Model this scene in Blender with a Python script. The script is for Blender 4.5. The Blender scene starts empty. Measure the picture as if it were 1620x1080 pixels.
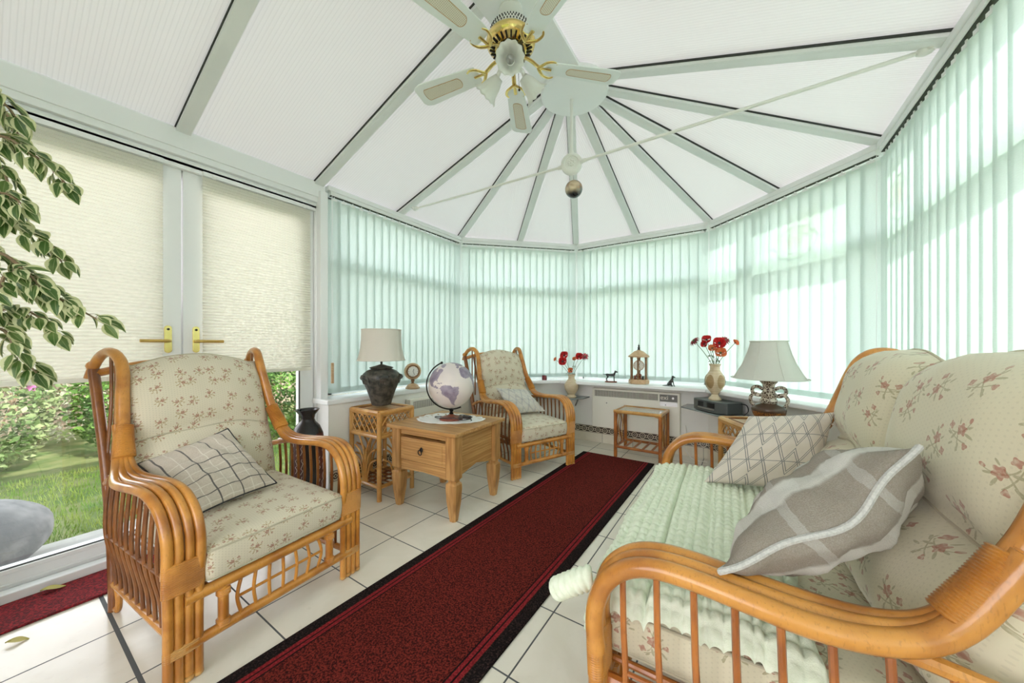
import bpy, math, random
import numpy as np
from mathutils import Vector, Matrix, Euler
PI = math.pi
rnd = random.Random(7)
SC = bpy.context.scene
C = SC.collection

# ------------------------------------------------------------------ camera, sky, sun, exposure
cam_d = bpy.data.cameras.new('camera')
cam = bpy.data.objects.new('camera', cam_d); C.objects.link(cam)
cam_d.sensor_width = 36.0; cam_d.lens = 12.244; cam_d.shift_y = 0.0049; cam_d.clip_start = 0.02
cam.location = (0, 0, 1.07); cam.rotation_euler = (PI/2, 0, math.radians(33.304))
SC.camera = cam
SC.view_settings.view_transform = 'Standard'; SC.view_settings.look = 'None'
SC.view_settings.gamma = 1.0; SC.view_settings.use_curve_mapping = False
SC.view_settings.exposure = 0.72
SC.cycles.max_bounces = 10; SC.cycles.diffuse_bounces = 6; SC.cycles.transmission_bounces = 8
SC.cycles.transparent_max_bounces = 16; SC.cycles.glossy_bounces = 4
SC.cycles.use_denoising = True
SC.cycles.sample_clamp_indirect = 8.0

W = bpy.data.worlds.new('sky'); SC.world = W; W.use_nodes = True
wn = W.node_tree; wn.nodes.clear()
wo = wn.nodes.new('ShaderNodeOutputWorld'); wb = wn.nodes.new('ShaderNodeBackground')
wt = wn.nodes.new('ShaderNodeTexCoord'); ws = wn.nodes.new('ShaderNodeSeparateXYZ'); wr = wn.nodes.new('ShaderNodeValToRGB')
wn.links.new(wt.outputs['Generated'], ws.inputs[0]); wn.links.new(ws.outputs['Z'], wr.inputs[0])
wr.color_ramp.elements[0].position = 0.0; wr.color_ramp.elements[0].color = (1.04, 0.935, 0.985, 1)
wr.color_ramp.elements[1].position = 0.7; wr.color_ramp.elements[1].color = (0.22, 0.25, 0.28, 1)
wn.links.new(wr.outputs[0], wb.inputs[0]); wb.inputs[1].default_value = 5.4
wn.links.new(wb.outputs[0], wo.inputs[0])

sun_d = bpy.data.lights.new('sun', 'SUN'); sun = bpy.data.objects.new('sun', sun_d); C.objects.link(sun)
sun_d.energy = 4.8; sun_d.angle = math.radians(1.2); sun_d.color = (1.0, 0.97, 0.9)
SUN_DIR = Vector((0.86, 0.12, 0.70)).normalized()          # towards the sun
sun.rotation_euler = SUN_DIR.to_track_quat('Z', 'Y').to_euler()
sun.location = (6, 1, 6)

# ------------------------------------------------------------------ shader helpers
class S:
    """a float socket with arithmetic"""
    def __init__(s, nt, so): s.nt = nt; s.so = so
    def m(s, op, *a):
        n = s.nt.nodes.new('ShaderNodeMath'); n.operation = op
        for i, v in enumerate((s,) + a):
            if isinstance(v, S): s.nt.links.new(v.so, n.inputs[i])
            else: n.inputs[i].default_value = float(v)
        return S(s.nt, n.outputs[0])
    def __add__(s, o): return s.m('ADD', o)
    __radd__ = __add__
    def __sub__(s, o): return s.m('SUBTRACT', o)
    def __rsub__(s, o): return (s * -1.0) + o
    def __mul__(s, o): return s.m('MULTIPLY', o)
    __rmul__ = __mul__
    def __truediv__(s, o): return s.m('DIVIDE', o)
    def lt(s, o): return s.m('LESS_THAN', o)
    def gt(s, o): return s.m('GREATER_THAN', o)
    def abs(s): return s.m('ABSOLUTE')
    def frac(s): return s.m('FRACT')
    def sin(s): return s.m('SINE')
    def cos(s): return s.m('COSINE')
    def sqrt(s): return s.m('SQRT')
    def max(s, o): return s.m('MAXIMUM', o)
    def min(s, o): return s.m('MINIMUM', o)
    def floor(s): return s.m('FLOOR')
    def smooth(s, a, b):
        n = s.nt.nodes.new('ShaderNodeMapRange'); n.interpolation_type = 'SMOOTHSTEP'
        s.nt.links.new(s.so, n.inputs[0]); n.inputs[1].default_value = a; n.inputs[2].default_value = b
        return S(s.nt, n.outputs[0])

class Mat:
    def __init__(m, name, base=(.8, .8, .8), rough=.5, metal=0, spec=None, sheen=0, coat=0):
        m.mat = bpy.data.materials.new(name); m.mat.use_nodes = True; m.nt = m.mat.node_tree
        m.b = m.nt.nodes['Principled BSDF']; m.out = m.nt.nodes['Material Output']
        m.b.inputs['Base Color'].default_value = (*base, 1); m.b.inputs['Roughness'].default_value = rough
        m.b.inputs['Metallic'].default_value = metal
        if spec is not None: m.b.inputs['Specular IOR Level'].default_value = spec
        m.b.inputs['Sheen Weight'].default_value = sheen
        m.b.inputs['Coat Weight'].default_value = coat; m.b.inputs['Coat Roughness'].default_value = .15
        m.base = base
    def node(m, t, **k):
        n = m.nt.nodes.new(t)
        for a, v in k.items(): setattr(n, a, v)
        return n
    def link(m, a, b): m.nt.links.new(a.so if isinstance(a, S) else a, b)
    def coord(m, kind='Object'):
        n = m.node('ShaderNodeTexCoord'); return n.outputs[kind]
    def xyz(m, kind='Object'):
        n = m.node('ShaderNodeSeparateXYZ'); m.link(m.coord(kind), n.inputs[0])
        return [S(m.nt, o) for o in n.outputs]
    def comb(m, x, y, z=0.0):
        n = m.node('ShaderNodeCombineXYZ')
        for i, v in enumerate((x, y, z)):
            if isinstance(v, S): m.link(v, n.inputs[i])
            else: n.inputs[i].default_value = v
        return n.outputs[0]
    def noise(m, vec=None, scale=5, detail=3, rough=.5, dist=0, kind='Object'):
        n = m.node('ShaderNodeTexNoise'); n.inputs['Scale'].default_value = scale; n.inputs['Detail'].default_value = detail
        n.inputs['Roughness'].default_value = rough; n.inputs['Distortion'].default_value = dist
        m.link(vec if vec is not None else m.coord(kind), n.inputs['Vector'])
        return S(m.nt, n.outputs[0])
    def voronoi(m, vec, scale, rnd_=1.0, feature='F1', dim='3D', metric='EUCLIDEAN'):
        n = m.node('ShaderNodeTexVoronoi'); n.voronoi_dimensions = dim; n.feature = feature; n.distance = metric
        n.inputs['Scale'].default_value = scale; n.inputs['Randomness'].default_value = rnd_
        m.link(vec, n.inputs['Vector']); return n
    def mapping(m, vec, scale=(1, 1, 1), rot=(0, 0, 0), loc=(0, 0, 0)):
        n = m.node('ShaderNodeMapping'); n.inputs['Scale'].default_value = scale; n.inputs['Rotation'].default_value = rot
        n.inputs['Location'].default_value = loc; m.link(vec, n.inputs[0]); return n.outputs[0]
    def mix(m, f, a, b):
        n = m.node('ShaderNodeMix', data_type='RGBA')
        if isinstance(f, S): m.link(f, n.inputs[0])
        else: n.inputs[0].default_value = f
        for i, v in ((6, a), (7, b)):
            if isinstance(v, tuple): n.inputs[i].default_value = (*v, 1)
            else: m.link(v, n.inputs[i])
        return n.outputs[2]
    def color(m, c): m.link(c, m.b.inputs['Base Color']); return m
    def bump(m, h, strength=.3, dist=.01):
        n = m.node('ShaderNodeBump'); n.inputs['Strength'].default_value = strength; n.inputs['Distance'].default_value = dist
        m.link(h, n.inputs['Height']); m.link(n.outputs[0], m.b.inputs['Normal']); return m

def plain(name, base, rough=.5, metal=0, **k): return Mat(name, base, rough, metal, **k).mat

def mottled(name, a, b, scale, rough=.6, lo=.35, hi=.65, bump=0, bd=.003, detail=4, kind='Object', **k):
    m = Mat(name, a, rough, **k); n = m.noise(scale=scale, detail=detail, kind=kind)
    m.color(m.mix(n.smooth(lo, hi), a, b))
    if bump: m.bump(n, bump, bd)
    return m.mat

def m_rattan(name, light, dark):
    m = Mat(name, light, .28, coat=.35)
    n = m.noise(scale=9, detail=3); fine = m.noise(m.mapping(m.coord(), (60, 60, 14)), scale=4, detail=2)
    c = m.mix(n.smooth(.38, .66), light, dark)
    c = m.mix(fine.smooth(.55, .75) * .35, c, tuple(x*.55 for x in dark))
    m.color(c); m.bump(fine, .12, .002); return m.mat

def m_floral(name, ground, scale, dots, rose, sprig, k1=.42, k2=.55, kd=.38):
    m = Mat(name, ground, .88, sheen=.25)
    uv = m.coord('UV'); V = m.voronoi(uv, scale, .62, dim='2D')
    sub = m.node('ShaderNodeVectorMath', operation='SUBTRACT'); m.link(uv, sub.inputs[0]); m.link(V.outputs['Position'], sub.inputs[1])
    sp = m.node('ShaderNodeSeparateXYZ'); m.link(sub.outputs[0], sp.inputs[0])
    x = S(m.nt, sp.outputs[0]) * (scale * .80); y = S(m.nt, sp.outputs[1]) * (scale * .80)
    cs = m.node('ShaderNodeSeparateColor'); m.link(V.outputs['Color'], cs.inputs[0])
    r1 = S(m.nt, cs.outputs[0]); r2 = S(m.nt, cs.outputs[1])
    a = (r1 - .5) * 2.6
    ca, sa = a.cos(), a.sin()
    fx = (r2.gt(.5) * 2.0 - 1.0)
    X = (x*ca - y*sa) * fx; Y = x*sa + y*ca
    def petal(cx, cy, r, k=5.0, amp=.20):
        dx, dy = X - cx, Y - cy
        d = (dx*dx + dy*dy).sqrt(); th = dy.m('ARCTAN2', dx)
        return d.lt((th * k).cos() * (r*amp) + r)
    def ell(cx, cy, a_, b_, ang):
        dx, dy = X - cx, Y - cy; c_, s_ = math.cos(ang), math.sin(ang)
        u = (dx*c_ + dy*s_) / a_; v = (dy*c_ - dx*s_) / b_
        return (u*u + v*v).lt(1.0)
    head = petal(.06, .05, .085).max(petal(-.17, .15, .058, 4)).max(ell(.22, .17, .045, .028, .9)).max(petal(.10, -.19, .045, 3))
    def curve(x0, x1, f, w=.0115): return (Y - f(X)).abs().lt(w) * (X - (x0+x1)/2).abs().lt((x1-x0)/2)
    stem = curve(-.17, .06, lambda t: t*t*2.2 + t*.1 + .02).max(curve(.0, .22, lambda t: t*t*3.2 - t*.15 + .02))
    stem = stem.max(curve(-.24, .12, lambda t: t*-.55 - .10 + t*t*1.2)).max((X + .02 - (Y*5).sin()*.03).abs().lt(.0115) * (Y + .08).abs().lt(.17))
    lv = ell(-.12, -.02, .075, .022, .5).max(ell(.17, -.05, .075, .022, -.6)).max(ell(-.05, -.20, .07, .022, 1.1))
    lv = lv.max(ell(-.22, .04, .05, .018, -.6)).max(ell(.20, .07, .055, .018, .3)).max(ell(-.20, -.12, .055, .019, .2)).max(ell(.03, .18, .05, .016, 1.4)).max(stem)
    nz = m.noise(uv, scale=scale*14, detail=2)
    weave = m.noise(m.mapping(uv, (1, .35, 1)), scale=420, detail=2)
    spu = m.node('ShaderNodeSeparateXYZ'); m.link(uv, spu.inputs[0])
    u0 = S(m.nt, spu.outputs[0]); v0 = S(m.nt, spu.outputs[1])
    k = dots
    du = (u0 * k).frac() - .5; dv = ((v0 * k) + (u0 * k).floor() * .5).frac() - .5
    dot = (du*du + dv*dv).lt(.035)
    c = m.mix(dot * kd, ground, tuple(q*.62 for q in ground))
    c = m.mix(lv * (nz.smooth(.3, .5) * .3 + k2), c, sprig)
    c = m.mix(head * (nz.smooth(.3, .6) * .4 + k1), c, rose)
    m.color(c); m.bump(weave, .25, .002); return m.mat

def stripes(v, centers, w):
    r = None
    for c_ in centers:
        s_ = (v - c_).abs().lt(w); r = s_ if r is None else r.max(s_)
    return r

M = {}
M['upvc'] = mottled('white_upvc', (.85, .87, .87), (.88, .895, .895), 2, .35)
M['upvc_grey'] = mottled('aluminium_roof_bar', (.77, .79, .785), (.82, .835, .83), 3, .45)
M['gasket'] = plain('rubber_gasket', (.03, .035, .03), .7)
M['wall'] = mottled('cream_emulsion_wall', (.87, .865, .82), (.89, .885, .84), 3, .75, bump=.05)
M['wallwhite'] = mottled('white_emulsion_wall', (.80, .80, .76), (.83, .83, .80), 3, .75)

# translucent roof sheet (opal multiwall polycarbonate)
def m_roof():
    m = Mat('opal_polycarbonate', (.9, .9, .88), .45)
    uvx = m.node('ShaderNodeSeparateXYZ'); m.link(m.coord('UV'), uvx.inputs[0])
    u = S(m.nt, uvx.outputs[0])
    rib = (u * 62.5).frac(); rib = (rib - .5).abs() * 2
    line = rib.smooth(.62, .95)
    col = m.mix(line * .55, (.93, .90, .89), (.77, .755, .75))
    tr = m.node('ShaderNodeBsdfTranslucent'); m.link(col, tr.inputs[0]); m.color(m.mix(line * .5, (.78, .77, .765), (.66, .655, .65)))
    mx = m.node('ShaderNodeMixShader'); mx.inputs[0].default_value = .072
    m.link(m.b.outputs[0], mx.inputs[1]); m.link(tr.outputs[0], mx.inputs[2]); m.link(mx.outputs[0], m.out.inputs[0])
    m.bump(rib, .25, .003); return m.mat
M['roof'] = m_roof()

def m_translucent(name, col, f, rough=.8, weave=300, wscale=(1, 1, 1), lines=None, thin=.0):
    m = Mat(name, col, rough)
    n = m.noise(m.mapping(m.coord('UV'), wscale), scale=weave, detail=2)
    c = m.mix(n.smooth(.3, .7) * (.35 if name != 'cream_pleated_fabric' else 0.0), col, tuple(x*.9 for x in col))
    m.color(c); tr = m.node('ShaderNodeBsdfTranslucent'); m.link(c, tr.inputs[0])
    mx = m.node('ShaderNodeMixShader'); mx.inputs[0].default_value = f
    m.link(m.b.outputs[0], mx.inputs[1]); m.link(tr.outputs[0], mx.inputs[2]); m.link(mx.outputs[0], m.out.inputs[0])
    return m.mat
M['vane'] = m_translucent('mint_vane_fabric', (.80, .878, .852), .54, weave=260, wscale=(.4, 1, 1))
M['pleat'] = m_translucent('cream_pleated_fabric', (.90, .89, .82), .17, weave=300)
M['shade'] = m_translucent('linen_lampshade', (.80, .76, .68), .25, weave=500, wscale=(1, .3, 1))
M['shade2'] = m_translucent('pale_green_lampshade', (.76, .77, .70), .25, weave=500, wscale=(1, .3, 1))
M['leafy'] = None

def m_glass(name='window_glass', tint=(.97, .99, .98), f=1.0):
    m = Mat(name, tint, 0); m.nt.nodes.remove(m.b)
    t = m.node('ShaderNodeBsdfTransparent'); t.inputs[0].default_value = (*tint, 1)
    g = m.node('ShaderNodeBsdfGlossy'); g.inputs[1].default_value = 0.0; g.inputs[0].default_value = (1, 1, 1, 1)
    ge = m.node('ShaderNodeNewGeometry'); dp = m.node('ShaderNodeVectorMath', operation='DOT_PRODUCT')
    m.link(ge.outputs['Normal'], dp.inputs[0]); m.link(ge.outputs['Incoming'], dp.inputs[1])
    c1 = 1.0 - S(m.nt, dp.outputs['Value']).abs(); fs = (c1.m('POWER', 5.0) * .96 + .04) * f          # Schlick's Fresnel, the same from both sides
    mx = m.node('ShaderNodeMixShader'); m.link(fs, mx.inputs[0]); m.link(t.outputs[0], mx.inputs[1]); m.link(g.outputs[0], mx.inputs[2])
    m.link(mx.outputs[0], m.out.inputs[0]); return m.mat
M['glass'] = m_glass()
M['tableglass'] = m_glass('table_glass', (.80, .88, .84), 1.4)

def m_frost():
    m = Mat('frosted_glass', (.92, .93, .90), .35)
    tr = m.node('ShaderNodeBsdfTranslucent'); tr.inputs[0].default_value = (.93, .93, .9, 1)
    mx = m.node('ShaderNodeMixShader'); mx.inputs[0].default_value = .45
    m.link(m.b.outputs[0], mx.inputs[1]); m.link(tr.outputs[0], mx.inputs[2]); m.link(mx.outputs[0], m.out.inputs[0]); return m.mat
M['frost'] = m_frost()

def m_floor():
    m = Mat('cream_stone_tile', (.8, .77, .68), .22)
    x, y, z = m.xyz()
    def grout(v, o, p, w):
        q = ((v - o) / p); d = (q - (q + .5).floor()).abs() * p
        return d.lt(w)
    g = grout(x, -.63, .335, .0030).max(grout(y, .28, .3285, .0030))
    g = g.max((y - .28).abs().lt(.0065) * x.lt(-1.0))
    n = m.noise(scale=3.2, detail=6, dist=1.2); n2 = m.noise(scale=28, detail=4)
    cell = m.node('ShaderNodeTexWhiteNoise', noise_dimensions='2D')
    m.link(m.comb(((x + .63) / .335).floor(), ((y - .28) / .3285).floor()), cell.inputs[0])
    cr = S(m.nt, cell.outputs[0])
    c = m.mix(n.smooth(.35, .7), (.86, .815, .71), (.78, .73, .615))
    c = m.mix(n2.smooth(.6, .8) * .3, c, (.62, .56, .46))
    c = m.mix(cr * .14, c, (.62, .60, .54))
    c = m.mix(g, c, (.095, .10, .10))
    m.color(c); r = g * .6 + n * .12 + .13; m.link(r, m.b.inputs['Roughness'])
    m.bump(g * -1.0 + n2 * .04, .5, .003); return m.mat
M['floor'] = m_floor()

def m_rug():
    m = Mat('burgundy_runner_pile', (.2, .02, .02), 1.0, spec=.1)
    x, y, z = m.xyz(); a = x.abs()
    n = m.noise(scale=150, detail=3, rough=.7); n2 = m.noise(scale=90, detail=3)
    red = m.mix(n.smooth(.40, .62), (.026, .006, .005), (.205, .026, .019))
    dark = m.mix(n.smooth(.45, .7), (.008, .006, .006), (.050, .030, .027))
    lin = m.mix(n.smooth(.4, .7), (.16, .012, .016), (.33, .03, .034))
    c = m.mix(a.gt(.292), red, dark)
    c = m.mix(stripes(a, (.283, .262), .0072), c, lin)
    c = m.mix(stripes(a, (.2725, .251), .0028), c, (.012, .006, .006))
    m.color(c); m.bump(n, .35, .004); return m.mat
M['rug'] = m_rug()
M['mat'] = mottled('red_doormat_pile', (.08, .004, .006), (.30, .012, .018), 150, 1.0, .38, .66, bump=.7, bd=.006, detail=2)

M['rattan'] = m_rattan('honey_rattan', (.62, .275, .052), (.40, .145, .022))
M['rattan_d'] = m_rattan('dark_brown_rattan_core', (.27, .095, .020), (.17, .052, .012))  # darker brown cane for spindles, slats and rear legs
M['rattan_l'] = m_rattan('pale_golden_rattan', (.64, .35, .105), (.47, .22, .05))
M['rattan_o'] = m_rattan('orange_rattan', (.47, .16, .03), (.31, .09, .016))

M['floral'] = m_floral('small_floral_fabric', (.66, .595, .455), 15.5, 110, (.34, .13, .085), (.36, .25, .11))
M['floral_d'] = m_floral('aged_small_floral_fabric', (.565, .52, .36), 13, 110, (.30, .17, .09), (.27, .24, .10))
M['floral_s'] = m_floral('large_floral_fabric', (.64, .59, .43), 10.0, 95, (.34, .085, .055), (.27, .24, .12), .32, .34, .2)
M['piping'] = plain('taupe_piping', (.50, .45, .33), .9)

def m_quilt():
    m = Mat('mint_plush', (.66, .74, .55), 1.0, spec=.1, sheen=.1)
    n = m.noise(scale=60, detail=3); c = m.mix(n.smooth(.3, .7), (.72, .79, .62), (.80, .86, .71))
    m.color(c); m.bump(m.noise(scale=400, detail=2), .3, .003); return m.mat
M['quilt'] = m_quilt()

def uvs(m):
    sp = m.node('ShaderNodeSeparateXYZ'); m.link(m.coord('UV'), sp.inputs[0])
    return S(m.nt, sp.outputs[0]), S(m.nt, sp.outputs[1])

def m_plaid():
    m = Mat('taupe_windowpane_check', (.5, .45, .37), .95, sheen=.3); u, v = uvs(m)
    c = m.mix(m.noise(scale=200, detail=2).smooth(.3, .7), (.50, .435, .355), (.56, .495, .41))
    wh = stripes(u, (.105, .235, .365, .49), .0026).max(stripes(v, (.02, .145, .27, .40), .0026))
    dk = stripes(u, (.04, .17, .30, .43), .0040).max(stripes(v, (.085, .21, .335), .0036))
    c = m.mix(wh * .6, c, (.74, .70, .62)); c = m.mix(dk * .92, c, (.075, .07, .07))
    m.color(c); m.bump(m.noise(scale=500, detail=2), .25, .002); return m.mat
M['plaid'] = m_plaid()

def m_tartan():
    m = Mat('grey_brushed_tartan', (.5, .46, .42), 1.0, spec=.1, sheen=.08); u, v = uvs(m)
    nz = m.noise(scale=30, detail=3); u = u + (nz - .5) * .02
    light, mid, brown = (.60, .58, .54), (.50, .47, .42), (.20, .16, .12)
    bu = stripes(u, (.10, .27, .44), .030); bv = (v - .016).abs().smooth(.050, .036).max((v - .165).abs().smooth(.042, .030)).max((v - .33).abs().smooth(.042, .030))
    c = m.mix(bu * .45, light, mid); c = m.mix(bv * .85, c, brown)
    c = m.mix(stripes(u, (.18, .36), .012) * .35, c, (.55, .53, .50))
    fz = m.noise(scale=420, detail=2); c = m.mix(fz.smooth(.35, .7) * .14, c, (.62, .60, .56))
    m.color(c); m.bump(fz, .5, .004); return m.mat
M['tartan'] = m_tartan()
M['tartan_pipe'] = mottled('pale_fleece_piping', (.44, .43, .41), (.54, .53, .50), 200, 1.0, sheen=.05)

def m_geo(name, ground, line):
    m = Mat(name, ground, .9, sheen=.2); u, v = uvs(m)
    p = .15
    a = u / p; b = v / p
    def tri(t): return ((t.frac() - .5).abs() * 2)
    z1 = tri(a + 0.0); 
    w1 = (b - z1 * .9).frac(); w2 = (b + z1 * .9).frac()
    def near(t, c_, w): 
        d = (t - c_).abs(); return d.lt(w)
    L = near(w1, .38, .023).max(near(w1, .50, .023)).max(near(w2, .38, .023)).max(near(w2, .50, .023))
    L = L.max(near((b * 1.0).frac(), .93, .011) * 1.0)
    c = m.mix(L * .95, ground, line)
    m.color(c); m.bump(L, .5, .002); return m.mat
M['geo'] = m_geo('embroidered_stone_fabric', (.66, .60, .52), (.20, .205, .205))
M['geo2'] = m_geo('embroidered_pale_fabric', (.62, .59, .53), (.34, .33, .36))
M['blackpipe'] = plain('black_piping', (.03, .03, .03), .8)

def m_wood(name, a, b, dark, ring=(2, 30, 30), rough=.42, knots=True):
    m = Mat(name, a, rough); co = m.coord()
    n = m.noise(m.mapping(co, ring), scale=1.6, detail=4, dist=.6)
    w = m.node('ShaderNodeTexWave', wave_type='BANDS', bands_direction='Z'); w.inputs['Scale'].default_value = 1.0
    w.inputs['Distortion'].default_value = 5; w.inputs['Detail'].default_value = 2; m.link(m.mapping(co, (ring[0]*.6, ring[1]*.6, ring[2]*.6)), w.inputs[0])
    c = m.mix(n.smooth(.35, .68), a, b); c = m.mix(S(m.nt, w.outputs[1]).smooth(.6, 1) * .35, c, dark)
    if knots:
        k = m.voronoi(m.mapping(co, (3.1, 3.1, 4.3)), 1.0, 1.0); d = S(m.nt, k.outputs['Distance'])
        c = m.mix(d.lt(.045) * .8, c, tuple(x*.4 for x in dark))
    m.color(c); m.bump(n, .08, .002); return m.mat
M['pine'] = m_wood('waxed_pine', (.57, .325, .115), (.43, .215, .065), (.25, .11, .03))
M['pinev'] = m_wood('waxed_pine_leg', (.54, .30, .105), (.39, .19, .055), (.23, .10, .028), ring=(30, 30, 2))
M['pines'] = m_wood('waxed_pine_side', (.57, .325, .115), (.43, .215, .065), (.25, .11, .03), ring=(30, 2, 30))
M['lightwood'] = m_wood('turned_pale_wood', (.62, .43, .26), (.52, .33, .18), (.36, .2, .1), ring=(14, 14, 40), knots=False)
M['redwood'] = m_wood('turned_red_wood', (.28, .09, .045), (.2, .05, .03), (.1, .03, .02), knots=False)
M['midwood'] = m_wood('turned_brown_wood', (.30, .16, .07), (.2, .1, .04), (.1, .05, .02), knots=False)
M['brass'] = plain('polished_brass', (.80, .62, .24), .18, 1)
M['brassd'] = plain('satin_gold', (.62, .44, .14), .3, 1)
M['dkmetal'] = plain('dark_iron', (.025, .022, .02), .4, .6)
M['black'] = plain('black_plastic', (.015, .015, .016), .35)
M['blackres'] = mottled('black_resin', (.02, .022, .022), (.06, .06, .06), 60, .4)
M['urn'] = mottled('dark_bronze_urn', (.020, .020, .018), (.085, .076, .060), 30, .42, bump=.5, bd=.006)
M['cream_pl'] = plain('cream_enamel', (.85, .835, .74), .4)
M['grille'] = plain('dark_grille', (.05, .05, .045), .6)
M['greyplate'] = plain('grey_control_panel', (.18, .18, .17), .5)
M['bladew'] = mottled('pale_blade', (.80, .85, .84), (.84, .88, .87), 3, .35)
def m_caning():
    m = Mat('woven_cane', (.6, .55, .42), .6); x, y, z = m.xyz()
    g = ((x * 140).frac() - .5).abs().lt(.2); h = ((y * 140).frac() - .5).abs().lt(.2)
    m.color(m.mix(g * h, (.78, .74, .63), (.42, .38, .29))); m.bump(g + h, .5, .002); return m.mat
M['caning'] = m_caning()
M['fanwhite'] = plain('white_enamel', (.84, .84, .80), .3)
def m_ball():
    m = Mat('marbled_glass', (.3, .2, .1), .08, coat=.5); x, y, z = m.xyz(); n = m.noise(scale=16, detail=4, dist=1.5)
    c = m.mix(n.smooth(.35, .65), (.45, .24, .11), (.12, .18, .18)); c = m.mix(m.noise(scale=9, detail=2).smooth(.5, .62), c, (.62, .50, .34))
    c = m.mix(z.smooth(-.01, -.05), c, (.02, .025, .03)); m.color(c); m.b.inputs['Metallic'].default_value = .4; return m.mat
M['ball'] = m_ball()
M['globe_sea'] = mottled('parchment_sea', (.66, .60, .58), (.72, .65, .60), 9, .35)
M['globe_land'] = mottled('mauve_land', (.22, .18, .25), (.34, .29, .36), 22, .4)
M['lace'] = plain('white_lace', (.85, .84, .82), .9)
M['candle'] = plain('dark_red_candle', (.16, .015, .02), .35)
M['poppy'] = mottled('red_silk_petals', (.42, .008, .012), (.62, .02, .02), 30, .6)
M['poppyo'] = mottled('orange_silk_petals', (.70, .17, .06), (.75, .26, .10), 30, .6)
M['poppyd'] = mottled('dark_red_silk_petals', (.17, .008, .018), (.30, .02, .03), 30, .6)
M['stemg'] = plain('green_stem', (.10, .15, .07), .6)
M['leafg'] = mottled('silk_leaf', (.07, .12, .05), (.16, .2, .1), 30, .6)
M['vasew'] = m_wood('lathe_turned_ash', (.66, .55, .38), (.60, .48, .31), (.5, .38, .22), ring=(10, 10, 26), knots=False)
M['vasep'] = m_wood('tan_oval_panel', (.42, .29, .14), (.36, .24, .11), (.28, .17, .08), ring=(10, 10, 26), knots=False)
def m_lampbase():
    m = Mat('crackle_glazed_ceramic', (.4, .35, .28), .3); v = m.voronoi(m.coord(), 75, 1.0, 'DISTANCE_TO_EDGE'); d = S(m.nt, v.outputs['Distance'])
    n = m.noise(scale=26, detail=3)
    c = m.mix(d.smooth(.02, .16), (.66, .60, .48), (.075, .042, .025)); c = m.mix(n.smooth(.56, .64), c, (.70, .65, .55))
    m.color(c); m.bump(d, .5, .004); return m.mat
M['lampbase'] = m_lampbase()
M['bronzegl'] = plain('brown_glaze', (.085, .05, .032), .25)
def m_amber():
    m = Mat('amber_crackle', (.3, .1, .02), .4); v = m.voronoi(m.coord(), 120, 1.0, 'DISTANCE_TO_EDGE'); d = S(m.nt, v.outputs['Distance'])
    m.color(m.mix(d.smooth(.03, .14), (.40, .17, .045), (.05, .02, .01))); return m.mat
M['amber'] = m_amber()
M['hifi'] = plain('graphite_hifi', (.085, .095, .095), .35)
M['hifiside'] = plain('grey_hifi_top', (.20, .23, .225), .3)
M['silver'] = plain('silver_trim', (.5, .5, .5), .3, .8)
M['shelf'] = plain('grey_glass_shelf', (.27, .31, .305), .15)
M['dial'] = plain('cream_dial', (.78, .75, .66), .5)
M['dialw'] = plain('white_dial', (.86, .86, .82), .5)
M['blackvase'] = plain('black_floor_vase', (.02, .018, .018), .25)
M['maroon'] = mottled('maroon_relief_panel', (.12, .03, .028), (.05, .015, .015), 20, .4)
M['whiteline'] = plain('carved_pale_line', (.6, .52, .5), .6)
M['cable'] = plain('white_cable', (.75, .74, .68), .5)
M['yleaf'] = plain('fallen_yellow_leaf', (.50, .43, .12), .7)

def m_leaf():
    m = Mat('variegated_leaf', (.1, .2, .05), .38); u, v = uvs(m)
    n = m.noise(scale=38, detail=3); n2 = m.noise(scale=16, detail=2)
    e = (v - .5).abs() * 2 + (n - .5) * .75
    g = m.mix(n2.smooth(.4, .6), (.055, .125, .022), (.13, .21, .055))
    c = m.mix(e.smooth(.50, .64), g, (.62, .64, .36))
    c = m.mix((v - .5).abs().lt(.03) * .4, c, (.35, .42, .18))
    m.color(c); tr = m.node('ShaderNodeBsdfTranslucent'); m.link(c, tr.inputs[0])
    mx = m.node('ShaderNodeMixShader'); mx.inputs[0].default_value = .25
    m.link(m.b.outputs[0], mx.inputs[1]); m.link(tr.outputs[0], mx.inputs[2]); m.link(mx.outputs[0], m.out.inputs[0]); return m.mat
M['leaf'] = m_leaf()
M['bark'] = mottled('brown_twig', (.20, .13, .07), (.32, .24, .15), 40, .8)
M['terracotta'] = mottled('terracotta_pot', (.42, .18, .09), (.5, .25, .14), 12, .8)
M['soil'] = plain('potting_soil', (.05, .035, .025), .95)

def m_border():
    m = Mat('patterned_border_tile', (.05, .04, .03), .3); u, v = uvs(m)
    k = u / .08; a = k.frac() - .5; b = (v - .5)
    r = (a*a + b*b*.8).sqrt()
    L = (r - .33).abs().lt(.045).max((a.abs() + b.abs() - .17).abs().lt(.04)).max((((a.abs() - .5)*(a.abs() - .5) + b*b).sqrt() - .16).abs().lt(.04))
    L = L.max(stripes(v, (.06, .94), .025))
    m.color(m.mix(L, (.045, .033, .022), (.62, .56, .44))); return m.mat
M['border'] = m_border()
def m_skirt():
    m = Mat('cream_skirting_tile', (.72, .68, .56), .25); u, v = uvs(m)
    g = ((u / .33).frac()).lt(.012); n = m.noise(scale=5, detail=4)
    c = m.mix(n.smooth(.35, .7), (.74, .70, .58), (.66, .61, .49)); m.color(m.mix(g, c, (.2, .18, .15))); return m.mat
M['skirt'] = m_skirt()

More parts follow.
